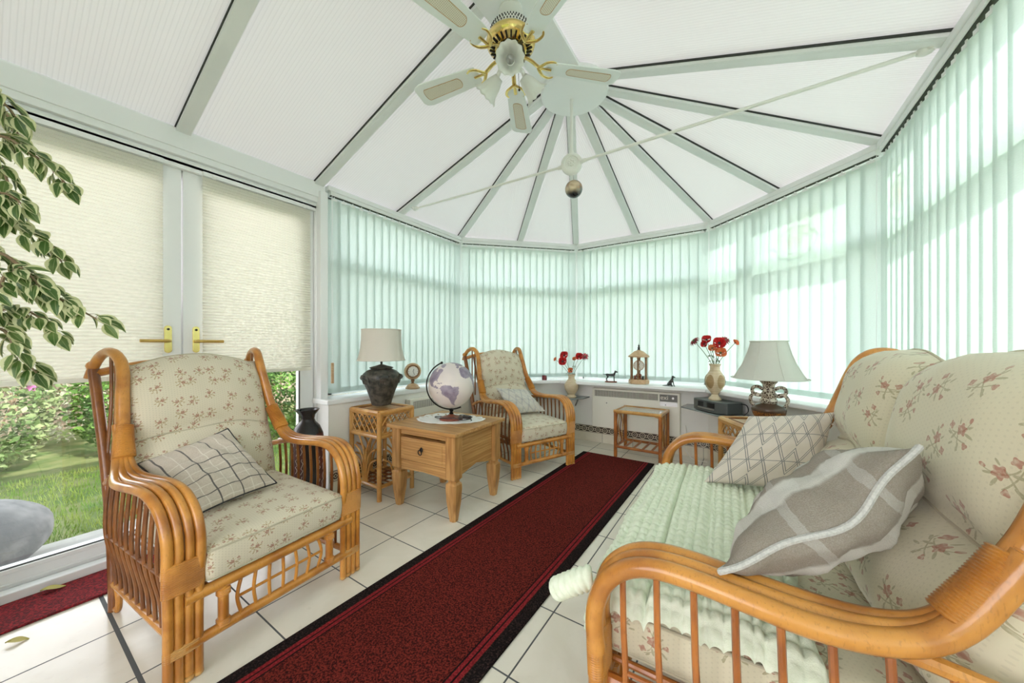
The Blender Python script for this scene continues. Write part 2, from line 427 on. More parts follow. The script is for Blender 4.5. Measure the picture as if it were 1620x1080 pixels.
M['lawn'] = mottled('lawn', (.09, .15, .03), (.20, .22, .08), 5, .9, detail=6)
M['blade_grass'] = mottled('grass_blades', (.15, .30, .035), (.36, .44, .10), 4, .8, detail=3)
M['bush1'] = mottled('bright_bush_leaves', (.075, .14, .03), (.30, .35, .16), 3, .7, detail=3)
M['bush2'] = mottled('deep_bush_leaves', (.045, .12, .02), (.16, .30, .05), 3, .7, detail=3)
M['bush3'] = mottled('pale_bush_leaves', (.30, .32, .18), (.58, .56, .42), 3, .7, detail=3)
M['pink'] = plain('pink_petals', (.62, .22, .46), .7)
M['fence'] = m_wood('weathered_fence', (.34, .27, .2), (.25, .19, .14), (.15, .1, .07), ring=(20, 20, 2), knots=False)
M['boulder'] = mottled('grey_stone', (.12, .125, .13), (.24, .24, .24), 7, .9, bump=.6, bd=.03)
M['pavement'] = mottled('grey_patio_slab', (.40, .39, .36), (.5, .49, .45), 4, .9)
M['birch'] = mottled('pale_birch_bark', (.62, .60, .55), (.30, .27, .23), 9, .85)
M['leadline'] = plain('lead_came', (.12, .12, .12), .6)
M['stain'] = m_glass('stained_glass', (.86, .92, .74), .6)
M['stainp'] = m_glass('rose_glass', (.90, .62, .66), .6)

# ------------------------------------------------------------------ mesh helpers
class MB:
    def __init__(s): s.v = []; s.f = []; s.uv = []; s.mi = []; s.mats = []; s.nv = 0
    def add(s, verts, faces, uvs=None, mi=0, M4=None):
        verts = np.asarray(verts, float).reshape(-1, 3)
        if M4 is not None:
            A = np.array(M4); verts = verts @ A[:3, :3].T + A[:3, 3]
        o = s.nv; s.v.append(verts); s.nv += len(verts)
        for i, f in enumerate(faces):
            s.f.append(tuple(o + k for k in f)); s.mi.append(mi)
            s.uv.append(uvs[i] if uvs is not None else [(0, 0)] * len(f))
        return s
    def box(s, a, b, mi=0, M4=None):
        (x0, y0, z0), (x1, y1, z1) = a, b
        x0, x1 = min(x0, x1), max(x0, x1); y0, y1 = min(y0, y1), max(y0, y1); z0, z1 = min(z0, z1), max(z0, z1)
        v = [(x0,y0,z0),(x1,y0,z0),(x1,y1,z0),(x0,y1,z0),(x0,y0,z1),(x1,y0,z1),(x1,y1,z1),(x0,y1,z1)]
        f = [(0,3,2,1),(4,5,6,7),(0,1,5,4),(1,2,6,5),(2,3,7,6),(3,0,4,7)]
        dx, dy, dz = x1-x0, y1-y0, z1-z0
        uv = [[(0,0),(0,dy),(dx,dy),(dx,0)],[(0,0),(dx,0),(dx,dy),(0,dy)],[(0,0),(dx,0),(dx,dz),(0,dz)],
              [(0,0),(dy,0),(dy,dz),(0,dz)],[(0,0),(dx,0),(dx,dz),(0,dz)],[(0,0),(dy,0),(dy,dz),(0,dz)]]
        return s.add(v, f, uv, mi, M4)
    def beam(s, p, q, w, h, mi=0, up=(0, 0, 1), off=0):
        """box from p to q, w wide, h deep; top face runs through p-q shifted by off along up"""
        p, q = Vector(p), Vector(q); d = (q - p); L = d.length; d.normalize(); u = Vector(up)
        sd = d.cross(u).normalized(); u = sd.cross(d).normalized()
        M4 = Matrix(((d.x, sd.x, u.x, p.x), (d.y, sd.y, u.y, p.y), (d.z, sd.z, u.z, p.z), (0, 0, 0, 1)))
        return s.box((0, -w/2, -h + off), (L, w/2, off), mi, M4)
    def tube(s, pts, r, n=10, mi=0, M4=None, caps=True, closed=False, ell=None, up=None):
        P = [Vector(p) for p in pts]; k = len(P)
        R = list(r) if hasattr(r, '__len__') else [r] * k
        T = []
        for i in range(k):
            if closed: t = P[(i+1) % k] - P[i-1]
            else: t = P[min(i+1, k-1)] - P[max(i-1, 0)]
            T.append(t.normalized() if t.length > 1e-9 else Vector((0, 0, 1)))
        u = Vector(up) if up else (Vector((0, 0, 1)) if abs(T[0].z) < .9 else Vector((1, 0, 0)))
        vs = []; L = 0; us = []
        for i in range(k):
            if i: L += (P[i] - P[i-1]).length
            us.append(L)
            if up: u = Vector(up)
            u = (u - T[i] * u.dot(T[i]))
            if u.length < 1e-6: u = Vector((1, 0, 0))
            u.normalize(); w = T[i].cross(u)
            for j in range(n):
                a = 2 * PI * j / n; e1, e2 = ell if ell else (1, 1)
                vs.append(tuple(P[i] + (u * math.cos(a) * e1 + w * math.sin(a) * e2) * R[i]))
        fs = []; uv = []
        for i in range(k if closed else k - 1):
            i2 = (i+1) % k
            for j in range(n):
                j2 = (j+1) % n
                fs.append((i*n+j, i2*n+j, i2*n+j2, i*n+j2)); a, b = j/n*.1, (j+1)/n*.1
                uv.append([(us[i], a), (us[i2], a), (us[i2], b), (us[i], b)])
        if caps and not closed:
            fs.append(tuple(range(n-1, -1, -1))); uv.append([(0, 0)]*n)
            fs.append(tuple((k-1)*n + j for j in range(n))); uv.append([(0, 0)]*n)
        # winding: face normals are fixed up on build
        return s.add(vs, fs, uv, mi, M4)
    def lathe(s, prof, n=32, mi=0, M4=None, sq=None, cap=True):
        vs = []; k = len(prof)
        for (r, z) in prof:
            for j in range(n):
                a = 2*PI*j/n; rr = r
                if sq: rr = r * sq(a)
                vs.append((rr*math.cos(a), rr*math.sin(a), z))
        fs = []; uv = []
        for i in range(k-1):
            for j in range(n):
                j2 = (j+1) % n; fs.append((i*n+j, i*n+j2, (i+1)*n+j2, (i+1)*n+j))
                r_ = max(prof[i][0], prof[i+1][0]) * 2*PI
                uv.append([(j/n*r_, prof[i][1]), ((j+1)/n*r_, prof[i][1]), ((j+1)/n*r_, prof[i+1][1]), (j/n*r_, prof[i+1][1])])
        if cap and prof[0][0] > 1e-5: fs.append(tuple(range(n-1, -1, -1))); uv.append([(0, 0)]*n)
        if cap and prof[-1][0] > 1e-5: fs.append(tuple((k-1)*n+j for j in range(n))); uv.append([(0, 0)]*n)
        return s.add(vs, fs, uv, mi, M4)
    def ball(s, c, r, n=16, mi=0, M4=None):
        rx, ry, rz = r if hasattr(r, '__len__') else (r, r, r)
        T = Matrix.Translation(c) @ Matrix.Diagonal((rx, ry, rz, 1))
        if M4 is not None: T = M4 @ T
        m = n // 2
        prof = [(math.sin(PI*i/m) if 0 < i < m else 1e-6, -math.cos(PI*i/m)) for i in range(m+1)]
        return s.lathe(prof, n, mi, T)
    def grid(s, P, uvf=None, mi=0, M4=None, flip=False):
        P = np.asarray(P, float); a, b = P.shape[:2]
        fs = []; uv = []
        for i in range(a-1):
            for j in range(b-1):
                q = (i*b+j, (i+1)*b+j, (i+1)*b+j+1, i*b+j+1)
                c = [(i, j), (i+1, j), (i+1, j+1), (i, j+1)]
                if flip: q = q[::-1]; c = c[::-1]
                fs.append(q); uv.append([uvf(*k) if uvf else (k[0]/(a-1), k[1]/(b-1)) for k in c])
        return s.add(P.reshape(-1, 3), fs, uv, mi, M4)
    def prism(s, pts, z0, z1, mi=0, M4=None):
        n = len(pts); v = [(x, y, z0) for x, y in pts] + [(x, y, z1) for x, y in pts]
        ar = sum(pts[i][0]*pts[(i+1) % n][1] - pts[(i+1) % n][0]*pts[i][1] for i in range(n))
        f = [tuple(range(n-1, -1, -1)), tuple(range(n, 2*n))] + [(i, (i+1) % n, n+(i+1) % n, n+i) for i in range(n)]
        if ar < 0: f = [t[::-1] for t in f]
        return s.add(v, f, None, mi, M4)
    def build(s, name, mats, parent=None, loc=None, smooth=True, ang=38, bevel=0, fix=True, merge=False):
        me = bpy.data.meshes.new(name)
        V = np.concatenate(s.v) if s.v else np.zeros((0, 3))
        me.from_pydata(V.tolist(), [], s.f)
        ul = me.uv_layers.new(name='UVMap'); flat = [c for f in s.uv for uv in f for c in uv]
        if len(flat) == len(ul.data) * 2: ul.data.foreach_set('uv', flat)
        for m_ in (mats if isinstance(mats, (list, tuple)) else [mats]): me.materials.append(M[m_] if isinstance(m_, str) else m_)
        me.polygons.foreach_set('material_index', s.mi)
        if fix or merge:
            import bmesh
            bm = bmesh.new(); bm.from_mesh(me)
            if merge: bmesh.ops.remove_doubles(bm, verts=bm.verts, dist=1e-5)
            if fix: bmesh.ops.recalc_face_normals(bm, faces=bm.faces)
            bm.to_mesh(me); bm.free()
        if smooth:
            me.polygons.foreach_set('use_smooth', [True]*len(me.polygons)); me.set_sharp_from_angle(angle=math.radians(ang))
        me.update()
        o = bpy.data.objects.new(name, me); C.objects.link(o)
        if parent: o.parent = parent
        if loc: o.location = loc
        if bevel:
            b = o.modifiers.new('bevel', 'BEVEL'); b.width = bevel; b.segments = 2; b.limit_method = 'ANGLE'; b.angle_limit = math.radians(40)
        return o

def tag(o, label=None, cat=None, group=None, kind=None):
    if label: o['label'] = label
    if cat: o['category'] = cat
    if group: o['group'] = group
    if kind: o['kind'] = kind
    return o
def thing(name, label, cat, loc=(0, 0, 0), rz=0, group=None):
    o = bpy.data.objects.new(name, None); C.objects.link(o); o.location = loc; o.rotation_euler = (0, 0, rz); o.empty_display_size = .1
    return tag(o, label, cat, group)
def kids(o): return [c for c in C.objects if c.parent == o]
def dup(root, loc, rz=None, label=None):
    r = root.copy(); C.objects.link(r); r.location = loc
    if rz is not None: r.rotation_euler = (0, 0, rz)
    if label: r['label'] = label
    for ch in kids(root):
        c = ch.copy(); C.objects.link(c); c.parent = r
        for g in kids(ch):
            d = g.copy(); C.objects.link(d); d.parent = c
    return r
def struct(o): o['kind'] = 'structure'; return o
def smoothpath(pts, k=6):
    P = [Vector(p) for p in pts]; out = []
    n = len(P)
    for i in range(n-1):
        p0, p1, p2, p3 = P[max(i-1, 0)], P[i], P[i+1], P[min(i+2, n-1)]
        for j in range(k):
            t = j/k
            out.append(.5*((2*p1) + (p2-p0)*t + (2*p0-5*p1+4*p2-p3)*t*t + (3*p1-p0-3*p2+p3)*t**3))
    out.append(P[-1]); return out
def T3(x, y, z): return Matrix.Translation((x, y, z))
def RZ(a): return Matrix.Rotation(a, 4, 'Z')
def frame(o, ex, ey, ez):
    return Matrix(((ex[0], ey[0], ez[0], o[0]), (ex[1], ey[1], ez[1], o[1]), (ex[2], ey[2], ez[2], o[2]), (0, 0, 0, 1)))
def interp(prof, t):
    """piecewise-linear profile lookup"""
    for (a, va), (b, vb) in zip(prof, prof[1:]):
        if t <= b: return va + (vb-va)*(t-a)/(b-a) if b > a else vb
    return prof[-1][1]

# ------------------------------------------------------------------ room shell
BL = [(-2.56, 1.40), (-2.56, 2.87), (-1.61, 3.82), (-.25, 3.82), (.69, 2.88), (.69, -1.3)]       # blind line
WI = [(-2.45, 1.36), (-2.45, 2.97), (-1.62, 3.80), (-.26, 3.80), (.62, 2.92), (.62, -1.3)]       # dwarf wall, inner face
WO = [(-2.74, 1.36), (-2.74, 2.95), (-1.685, 4.00), (-.175, 4.00), (.87, 2.955), (.87, -1.3)]    # outer face
SI = [(-2.42, 1.33), (-2.42, 2.84), (-1.70, 3.56), (-.26, 3.56), (.61, 2.69), (.61, -1.3)]       # sill nosing
SO = [(-2.66, 1.33), (-2.66, 2.92), (-1.65, 3.93), (-.21, 3.93), (.80, 2.92), (.80, -1.3)]
names = ['left', 'left_corner', 'far', 'right_corner', 'right']

b = MB(); b.box((-2.9, -1.4, -.06), (.9, 4.1, 0)); struct(b.build('floor', 'floor', smooth=False))
for i in range(5):
    b = MB(); b.prism([WI[i], WI[i+1], WO[i+1], WO[i]], 0, .655); struct(b.build('wall_' + names[i], 'wall', smooth=False))
b = MB(); b.box((-2.66, 1.352, 0), (-2.45, 1.36, .655)); struct(b.build('wall_return', 'wallwhite', smooth=False))
b = MB(); b.box((-2.74, -1.42, 0), (-1.5, -1.3, 2.3)); b.box((.4, -1.42, 0), (.87, -1.3, 2.3)); b.box((-1.5, -1.42, 2.12), (.4, -1.3, 2.3)); struct(b.build('wall_back', 'wallwhite', smooth=False))
b = MB()
for x in (-1.5, -.58, .32): b.box((x, -1.40, 0), (x+.08, -1.34, 2.12))
b.box((-1.5, -1.40, 0), (.4, -1.34, .08)); b.box((-1.5, -1.40, 2.04), (.4, -1.34, 2.12)); bw = struct(b.build('door_3', 'upvc', smooth=False))  # glazed door behind the camera, added to bring in fill daylight
b = MB(); b.box((-1.42, -1.372, .08), (.32, -1.368, 2.04)); b.build('glass_pane', 'glass', bw, smooth=False)
b = MB(); b.add([(-2.6, -1.42, 2.3), (.74, -1.42, 2.3), (-.93, -1.42, 2.9), (-2.6, -1.3, 2.3), (.74, -1.3, 2.3), (-.93, -1.3, 2.9)],
                [(0, 1, 2), (3, 5, 4), (0, 3, 4, 1), (1, 4, 5, 2), (2, 5, 3, 0)]); struct(b.build('wall_gable', 'wallwhite', smooth=False))
b = MB(); b.box((-2.74, -1.3, 0), (-2.62, -.13, 2.1)); struct(b.build('wall_door_side', 'wallwhite', smooth=False))

def ring_quads(inner, outer, z0, z1, mb, idx=range(5), uvz=None):
    for i in idx: mb.prism([inner[i], inner[i+1], outer[i+1], outer[i]], z0, z1)
# window board with a rounded nosing
for i in range(5):
    b = MB(); b.prism([SI[i], SI[i+1], SO[i+1], SO[i]], .655, .69)
    struct(b.build('trim_%d' % (i+1), 'upvc', bevel=.008, smooth=False))
# border tile strip and skirting tiles on the wall face
def strip(mb, p, q, z0, z1, t):
    p = Vector((*p, 0)); q = Vector((*q, 0)); d = q - p; L = d.length; d.normalize(); n = Vector((d.y, -d.x, 0))
    a0, a1 = p + n*t, q + n*t
    vs = [(a0.x, a0.y, z0), (a1.x, a1.y, z0), (a1.x, a1.y, z1), (a0.x, a0.y, z1), (p.x, p.y, z1), (q.x, q.y, z1)]
    uv0 = [(0, 0), (L, 0), (L, 1), (0, 1)]
    mb.add(vs, [(0, 1, 2, 3), (3, 2, 5, 4)], [uv0, [(0, 0)]*4])
for i in range(5):
    b = MB(); strip(b, WI[i], WI[i+1], .10, .175, .008); struct(b.build('trim_%d' % (6+i), 'border', smooth=False, fix=False))
    b = MB(); strip(b, WI[i], WI[i+1], 0, .10, .010); struct(b.build('baseboard_' + names[i], 'skirt', smooth=False, fix=False))

# windows behind the blinds
def window(n, p, q, mull, lead=None):
    p = Vector((*p, 0)); q = Vector((*q, 0)); d = q - p; L = d.length; d.normalize()
    nrm = Vector((-d.y, d.x, 0))                                   # outward
    A = frame(p, d, nrm, (0, 0, 1))
    z0, z1 = .69, 2.24; f = MB(); ps = []
    f.box((0, 0, z0), (L, .07, z0+.07), 0, A); f.box((0, 0, z1-.09), (L, .07, z1), 0, A)
    xs = [.05] + mull + [L-.05]
    for k, x in enumerate(xs):
        w = .05 if 0 < k < len(xs)-1 else .05
        f.box((x-w, 0, z0), (x+w, .07, z1), 0, A)
    f.box((0, -.004, 1.67), (L, .074, 1.76), 0, A)
    o = struct(f.build('window_%d' % n, 'upvc', smooth=False, bevel=.004))
    for k in range(len(xs)-1):
        x0, x1 = xs[k]+.05, xs[k+1]-.05
        for (a, c) in ((z0+.07, 1.67), (1.76, z1-.09)):
            g = MB(); g.box((x0, .03, a), (x1, .034, c), 0, A); g.build('glass_pane', 'glass', o, smooth=False)
        if lead and k in lead:
            cx, cz, rx, rz = (x0+x1)/2, 1.955, min(.155, (x1-x0)*.3), .115
            g = MB(); pts = [(cx + rx*math.cos(t), .026, cz + rz*math.sin(t)) for t in [2*PI*j/28 for j in range(28)]]
            g.tube(pts, .004, 6, 0, A, closed=True)
            pts = [(cx + rx*.62*math.cos(t), .026, cz + rz*.62*math.sin(t)) for t in [2*PI*j/28 for j in range(28)]]
            g.tube(pts, .003, 6, 0, A, closed=True)
            g.tube([(x0, .026, cz), (cx-rx, .026, cz)], .003, 6, 0, A); g.tube([(cx+rx, .026, cz), (x1, .026, cz)], .003, 6, 0, A)
            for t in (-.9, 0, .9): g.tube([(cx + rx*.1*t, .026, cz - rz*.5), (cx + rx*.5*t, .026, cz + rz*.3)], .003, 6, 0, A)
            g.build('lead_came', 'leadline', o)
            g = MB(); n_ = 28; vs = [(cx, .022, cz)] + [(cx + rx*math.cos(2*PI*j/n_), .022, cz + rz*math.sin(2*PI*j/n_)) for j in range(n_)]
            g.add(vs, [(0, 1+j, 1+(j+1) % n_) for j in range(n_)], None, 0, A); g.build('stained_oval', 'stain', o, smooth=False)
            g = MB(); g.ball((cx, .018, cz), (rx*.33, .002, rz*.4), 14, 0, A); g.build('rose_glass', 'stainp', o)
    return o
OFF = .105
def off_line(P, d):
    out = []
    for i in range(len(P)):
        if i == 0: a = Vector(P[1]) - Vector(P[0]); n1 = n2 = Vector((-a.y, a.x)).normalized()
        elif i == len(P)-1: a = Vector(P[i]) - Vector(P[i-1]); n1 = n2 = Vector((-a.y, a.x)).normalized()
        else:
            a = Vector(P[i]) - Vector(P[i-1]); c = Vector(P[i+1]) - Vector(P[i])
            n1 = Vector((-a.y, a.x)).normalized(); n2 = Vector((-c.y, c.x)).normalized()
        m = (n1 + n2).normalized(); out.append(tuple(Vector(P[i]) + m * d / max(.3, m.dot(n1))))
    return out
WL = off_line(BL, OFF)
window(1, WL[0], WL[1], [])
window(2, WL[1], WL[2], [])
window(3, WL[2], WL[3], [])
window(4, WL[3], WL[4], [.55], [1])
window(5, WL[4], (WL[4][0], -.1), [.52, 1.60], [0, 2])
window(6, (WL[4][0], -.1), (WL[4][0], -1.3), [.6])  # unseen near-end window, added to bring in daylight and sun
for k, i in enumerate((1, 2, 3, 4)):
    b = MB(); b.lathe([(.085, .69), (.085, 2.24)], 8, 0, T3(WL[i][0], WL[i][1], 0)); struct(b.build('trim_%d' % (20+k), 'upvc', smooth=False))
# end post of the left wall where it meets the doors
b = MB(); b.box((-2.66, 1.345, .69), (-2.54, 1.40, 2.2)); struct(b.build('trim_24', 'upvc', smooth=False, bevel=.004))

# ------------------------------------------------------------------ roof
RX, HY, RZt = -.93, 2.10, 2.80
EV = off_line(BL, .05); EV[0] = (EV[0][0], -1.3); ZE = 2.262
hub = Vector((RX, HY, RZt))
def P3(t, z): return Vector((t[0], t[1], z))
e = [P3(t, ZE) for t in EV]
rb = Vector((RX, -1.3, RZt))
def panel(pts, ed):
    u = (ed[1] - ed[0]).normalized(); o = ed[0]
    b = MB(); n = len(pts); uv = [((p - o).dot(u), (p - o).dot((p - o) - u*(p-o).dot(u) if ((p-o) - u*(p-o).dot(u)).length > 0 else u)) for p in pts]
    b.add([tuple(p) for p in pts], [tuple(range(n))], [uv]); return struct(b.build('ceiling', 'roof', smooth=False, fix=False))
panel([e[0], e[1], hub, rb], (e[0], e[1])); panel([e[1], e[2], hub], (e[1], e[2])); panel([e[2], e[3], hub], (e[2], e[3]))
panel([e[3], e[4], hub], (e[3], e[4])); panel([e[4], e[5], rb, hub], (e[4], e[5]))
rn = [30]
def rafter(p, q, w=.062, gs=(1,)):
    b = MB(); b.beam(p, q, w, .026, 0, off=-.004); b.beam(Vector(p) - Vector((0, 0, .026)), Vector(q) - Vector((0, 0, .026)), w*.55, .006, 0, off=0)
    o = struct(b.build('trim_%d' % rn[0], 'upvc_grey', smooth=False)); rn[0] += 1
    d = (Vector(q) - Vector(p)).normalized(); sd = d.cross(Vector((0, 0, 1))).normalized()
    for s_ in gs:
        g = MB(); g.beam(Vector(p) + sd*s_*(w/2 + .002), Vector(q) + sd*s_*(w/2 + .002), .004, .011, 0, off=-.003); g.build('gasket_strip', 'gasket', o, smooth=False)
def mid(a, c): return (a + c) / 2
for y in (-.85, -.12, .61, 1.35, 2.06):
    rafter((EV[0][0], y, ZE), (RX, y, RZt), gs=(1,))
for y in (-.85, -.12, .61, 1.35, 2.06):
    rafter((EV[4][0], y, ZE), (RX, y, RZt), gs=(-1,))
for q in (e[1], mid(e[1], e[2]), e[2]): rafter(q, hub, gs=(1,))
rafter(mid(e[2], e[3]), hub, gs=(-1, 1))
for q in (e[3], mid(e[3], e[4]), e[4]): rafter(q, hub, gs=(-1,))
b = MB(); b.box((RX-.14, -1.3, 2.715), (RX+.14, 2.0, 2.74)); b.box((RX-.05, -1.3, 2.74), (RX+.05, 2.1, 2.81))
struct(b.build('trim_60', 'upvc', smooth=False, bevel=.004))
b = MB(); b.lathe([(.0, 2.692), (.205, 2.692), (.215, 2.70), (.215, 2.73), (.19, 2.74)], 48, 0, T3(RX+.03, HY, 0)); b.lathe([(.09, 2.73), (.12, 2.80)], 20, 0, T3(RX, HY, 0))
struct(b.build('trim_61', 'upvc', smooth=True))
# eaves: a slim cornice right round, and the deep beam over the doors
for i in range(5):
    IN = off_line(BL, -.028); OUT = off_line(BL, .13)
    b = MB(); b.prism([IN[i], IN[i+1], OUT[i+1], OUT[i]], 2.222, 2.258); struct(b.build('trim_%d' % (62+i), 'upvc', smooth=False, bevel=.004))
b = MB(); b.box((-2.80, -1.3, 2.12), (-2.575, 1.395, 2.27)); b.box((-2.80, -1.3, 2.078), (-2.60, 1.395, 2.12)); b.box((-2.58, -1.3, 2.155), (-2.566, 1.395, 2.262))
struct(b.build('trim_70', 'upvc', smooth=False, bevel=.004))

# ------------------------------------------------------------------ french doors
b = MB()
b.box((-2.70, -.16, 0), (-2.60, -.10, 2.08)); b.box((-2.70, 1.34, 0), (-2.60, 1.40, 2.08)); b.box((-2.70, -.16, 2.06), (-2.60, 1.40, 2.10))
struct(b.build('trim_71', 'upvc', smooth=False, bevel=.004))
b = MB(); b.box((-2.72, -.13, 0), (-2.60, 1.36, .028)); b.box((-2.60, -.13, 0), (-2.545, 1.34, .042)); struct(b.build('trim_72', 'upvc', smooth=False, bevel=.004))
def door(n, y0, y1, hs):
    f = MB(); x0, x1 = -2.685, -2.625; w = .092
    f.box((x0, y0, .03), (x1, y0+w, 2.06)); f.box((x0, y1-w, .03), (x1, y1, 2.06))
    f.box((x0, y0+w, .03), (x1, y1-w, .115)); f.box((x0, y0+w, 1.98), (x1, y1-w, 2.06))
    f.box((x1, y0+w-.02, .095), (x1+.008, y1-w+.02, .115)); f.box((x1, y0+.03, .045), (x1+.006, y1-.03, .055))
    o = struct(f.build('door_%d' % n, 'upvc', smooth=False, bevel=.003))
    g = MB(); g.box((-2.668, y0+w, .115), (-2.664, y1-w, 1.98)); g.build('glass_pane', 'glass', o, smooth=False)
    g = MB()
    for a, c in (((x1-.012, y0+w, .115), (x1-.002, y1-w, .119)), ((x1-.012, y0+w, .115), (x1-.002, y0+w+.005, 1.98)), ((x1-.012, y1-w-.005, .115), (x1-.002, y1-w, 1.98))): g.box(a, c)
    g.build('gasket', 'gasket', o, smooth=False)
    ys = y1 - .055 if hs > 0 else y0 + .055
    h = MB(); pr = []
    for k in range(16):
        a = 2*PI*k/16; pr.append((.016*math.cos(a), (.075-.016 if math.sin(a) > 0 else -.075+.016) + .016*math.sin(a)))
    h.prism(pr, 0, .007, 0, frame((x1, ys, 1.11), (0, 1, 0), (0, 0, 1), (1, 0, 0)))
    hp = h.build('handle_plate', 'brass', o, smooth=False, bevel=.0015)
    h = MB(); s_ = -1 if hs > 0 else 1
    h.tube(smoothpath([(x1, ys, 1.10), (x1+.03, ys, 1.10), (x1+.045, ys+s_*.012, 1.10), (x1+.047, ys+s_*.05, 1.10), (x1+.045, ys+s_*.115, 1.10)], 5), .0085, 10)
    h.build('lever', 'brassd', hp)
    h = MB(); h.lathe([(.006, 0), (.006, .004)], 12, 0, frame((x1+.007, ys, 1.165), (0, 1, 0), (0, 0, 1), (1, 0, 0))); h.build('keyhole', 'dkmetal', hp)
door(1, -.10, .615, 1); door(2, .622, 1.337, -1)
def pleated(y0, y1, label):
    t = thing('pleated_blind', label, 'blind', (-2.60, (y0+y1)/2, .9), 0, 'pleated blinds on the french doors')
    z0, z1, n = .022, 1.155, 66; P = []
    for i in range(2*n+1): P.append([((.009 if i % 2 else -.009), y, z0 + (z1-z0)*i/(2*n)) for y in (-(y1-y0)/2, (y1-y0)/2)])
    b = MB(); b.grid(P, lambda i, j: (i*.01, j*.6)); b.build('pleated_fabric', 'pleat', t, smooth=False, fix=False)
    b = MB(); b.box((-.012, -(y1-y0)/2, 1.155), (.014, (y1-y0)/2, 1.18)); b.build('headrail', 'upvc', t, smooth=False, bevel=.002)
    b = MB(); b.box((-.011, -(y1-y0)/2, 0), (.012, (y1-y0)/2, .022)); b.build('bottom_rail', 'cream_pl', t, smooth=False, bevel=.002)
    for yy in (-.42, .42):
        b = MB(); b.box((.012, yy*(y1-y0)-.008, 1.15), (.018, yy*(y1-y0)+.008, 1.17)); b.build('bracket', 'frost', t, smooth=False)
pleated(-.075, .535, 'cream pleated blind on the glazed door behind the leafy plant')
pleated(.70, 1.303, 'cream pleated blind on the glazed door nearest the mint vertical blinds')

# ------------------------------------------------------------------ vertical blinds
vb = MB()
vw = .093; vb.box((-vw/2, -.0006, -1.448), (vw/2, .0006, 0)); vb.box((-vw/2, -.0014, -1.448), (vw/2, .0014, -1.408))
VANE = vb.build('vane', 'vane', smooth=False)
hb = MB(); hb.box((-.018, -.003, -.004), (.018, .003, .012)); hb.box((-.004, -.002, .01), (.004, .002, .024))
HANG = hb.build('vane_hanger', 'upvc', VANE, smooth=False)
first_v = [True]
def vblind(p, q, label, a0=.018, tilt=-12, vs=1.0):
    p = Vector((*p, 0)); q = Vector((*q, 0)); d = (q-p); L = d.length; d.normalize(); yaw = math.atan2(d.y, d.x)
    t = thing('vertical_blind', label, 'blind', (p.x, p.y, 2.18), yaw, 'mint vertical blinds round the room')
    b = MB(); b.box((.022, -.02, .015), (L-.022, .02, .043)); b.build('headrail', 'upvc', t, smooth=False, bevel=.002)
    b = MB(); b.box((.025, -.012, .012), (L-.025, .012, .015)); b.build('rail_slot_shade', 'gasket', t, smooth=False)  # black strip painted in for the shade in the gap above the vanes
    n = int(round((L - a0*2 - .08) / .0763)); pitch = (L - 2*a0 - .08) / n
    for k in range(n+1):
        if first_v[0]: v, hgr = VANE, HANG; first_v[0] = False
        else:
            v = VANE.copy(); C.objects.link(v); hgr = HANG.copy(); C.objects.link(hgr); hgr.parent = v
        v.scale = (vs, 1, 1); v.parent = t; v.location = (a0 + .04 + pitch*k, 0, -.012); v.rotation_euler = (0, 0, math.radians(tilt + rnd.uniform(-.5, .5)))
    c = MB(); pts = [(.02 + .004*math.sin(k*.5), -.03, .0 - k*.05) for k in range(24)]
    c.tube(pts, .0014, 5); c.build('control_cord', 'upvc', t)
    return t
vblind(BL[0], BL[1], 'mint vertical blind beside the glazed doors, behind the urn lamp', tilt=-7, vs=1.0)
vblind(BL[1], BL[2], 'mint vertical blind in the corner bay behind the far armchair', tilt=-7, vs=1.0)
vblind(BL[2], BL[3], 'mint vertical blind over the radiator with the carriage clock in front', tilt=-7, vs=1.0)
vblind(BL[3], BL[4], 'mint vertical blind in the bay behind the two-handled ceramic lamp', tilt=12)
vblind(BL[4], (BL[4][0], -.15), 'mint vertical blind of the long sunlit side behind the sofa', tilt=12)
vblind((BL[4][0], -.16), (BL[4][0], -1.28), 'unseen mint vertical blind, half-open to let sun streaks in, at the near end behind the sofa', tilt=38)  # added out of view; vanes opened to throw sun streaks on the floor
t = thing('blind_cord_weight', 'slim wooden cord weight hanging beside the first mint blind', 'cord weight', (-2.50, 1.41, .80))
b = MB(); b.box((-.008, -.008, 0), (.008, .008, .15)); b.build('wooden_block', 'lightwood', t, smooth=False, bevel=.002)
b = MB(); b.tube([(0, 0, .15), (.005, .0, .8), (0, 0, 1.40)], .0015, 5); b.build('cord', 'upvc', t)

# ------------------------------------------------------------------ floor coverings
rl = 2.98; b = MB(); b.box((-.342, -rl/2, 0), (.342, rl/2, .008))
RUG = b.build('runner_rug', 'rug', smooth=False, bevel=.003); RUG.location = (-1.020, 1.865, .0005); RUG.rotation_euler = (0, 0, math.radians(-.95))
tag(RUG, 'long burgundy runner with charcoal borders down the middle of the tiled floor', 'rug')
b = MB(); b.box((-2.535, -.95, .0005), (-2.289, .96, .010)); o = b.build('doormat', 'mat', smooth=False, bevel=.003)
tag(o, 'narrow red doormat along the foot of the glazed doors', 'mat')
def fallen(x, y, z, rz, s, label, tilt=.15):
    P = []; n = 8
    for i in range(n+1):
        t = i/n; w = .30*math.sin(PI*min(1, t*1.02))**.8
        P.append([((t-.5)*s, j*w*s, .12*s*abs(j)*.6 + .05*s*math.sin(t*5)) for j in (-1, 0, 1)])
    b = MB(); b.grid(P); o = b.build('fallen_leaf', 'yleaf'); o.location = (x, y, z); o.rotation_euler = (0, tilt, rz)
    tag(o, label, 'leaf')
fallen(-2.187, .07, .006, 1.2, .055, 'small yellow fallen leaf lying on the tiles')
fallen(-2.50, .17, .018, 1.45, .07, 'curled yellow leaf on the red doormat against the door sill')

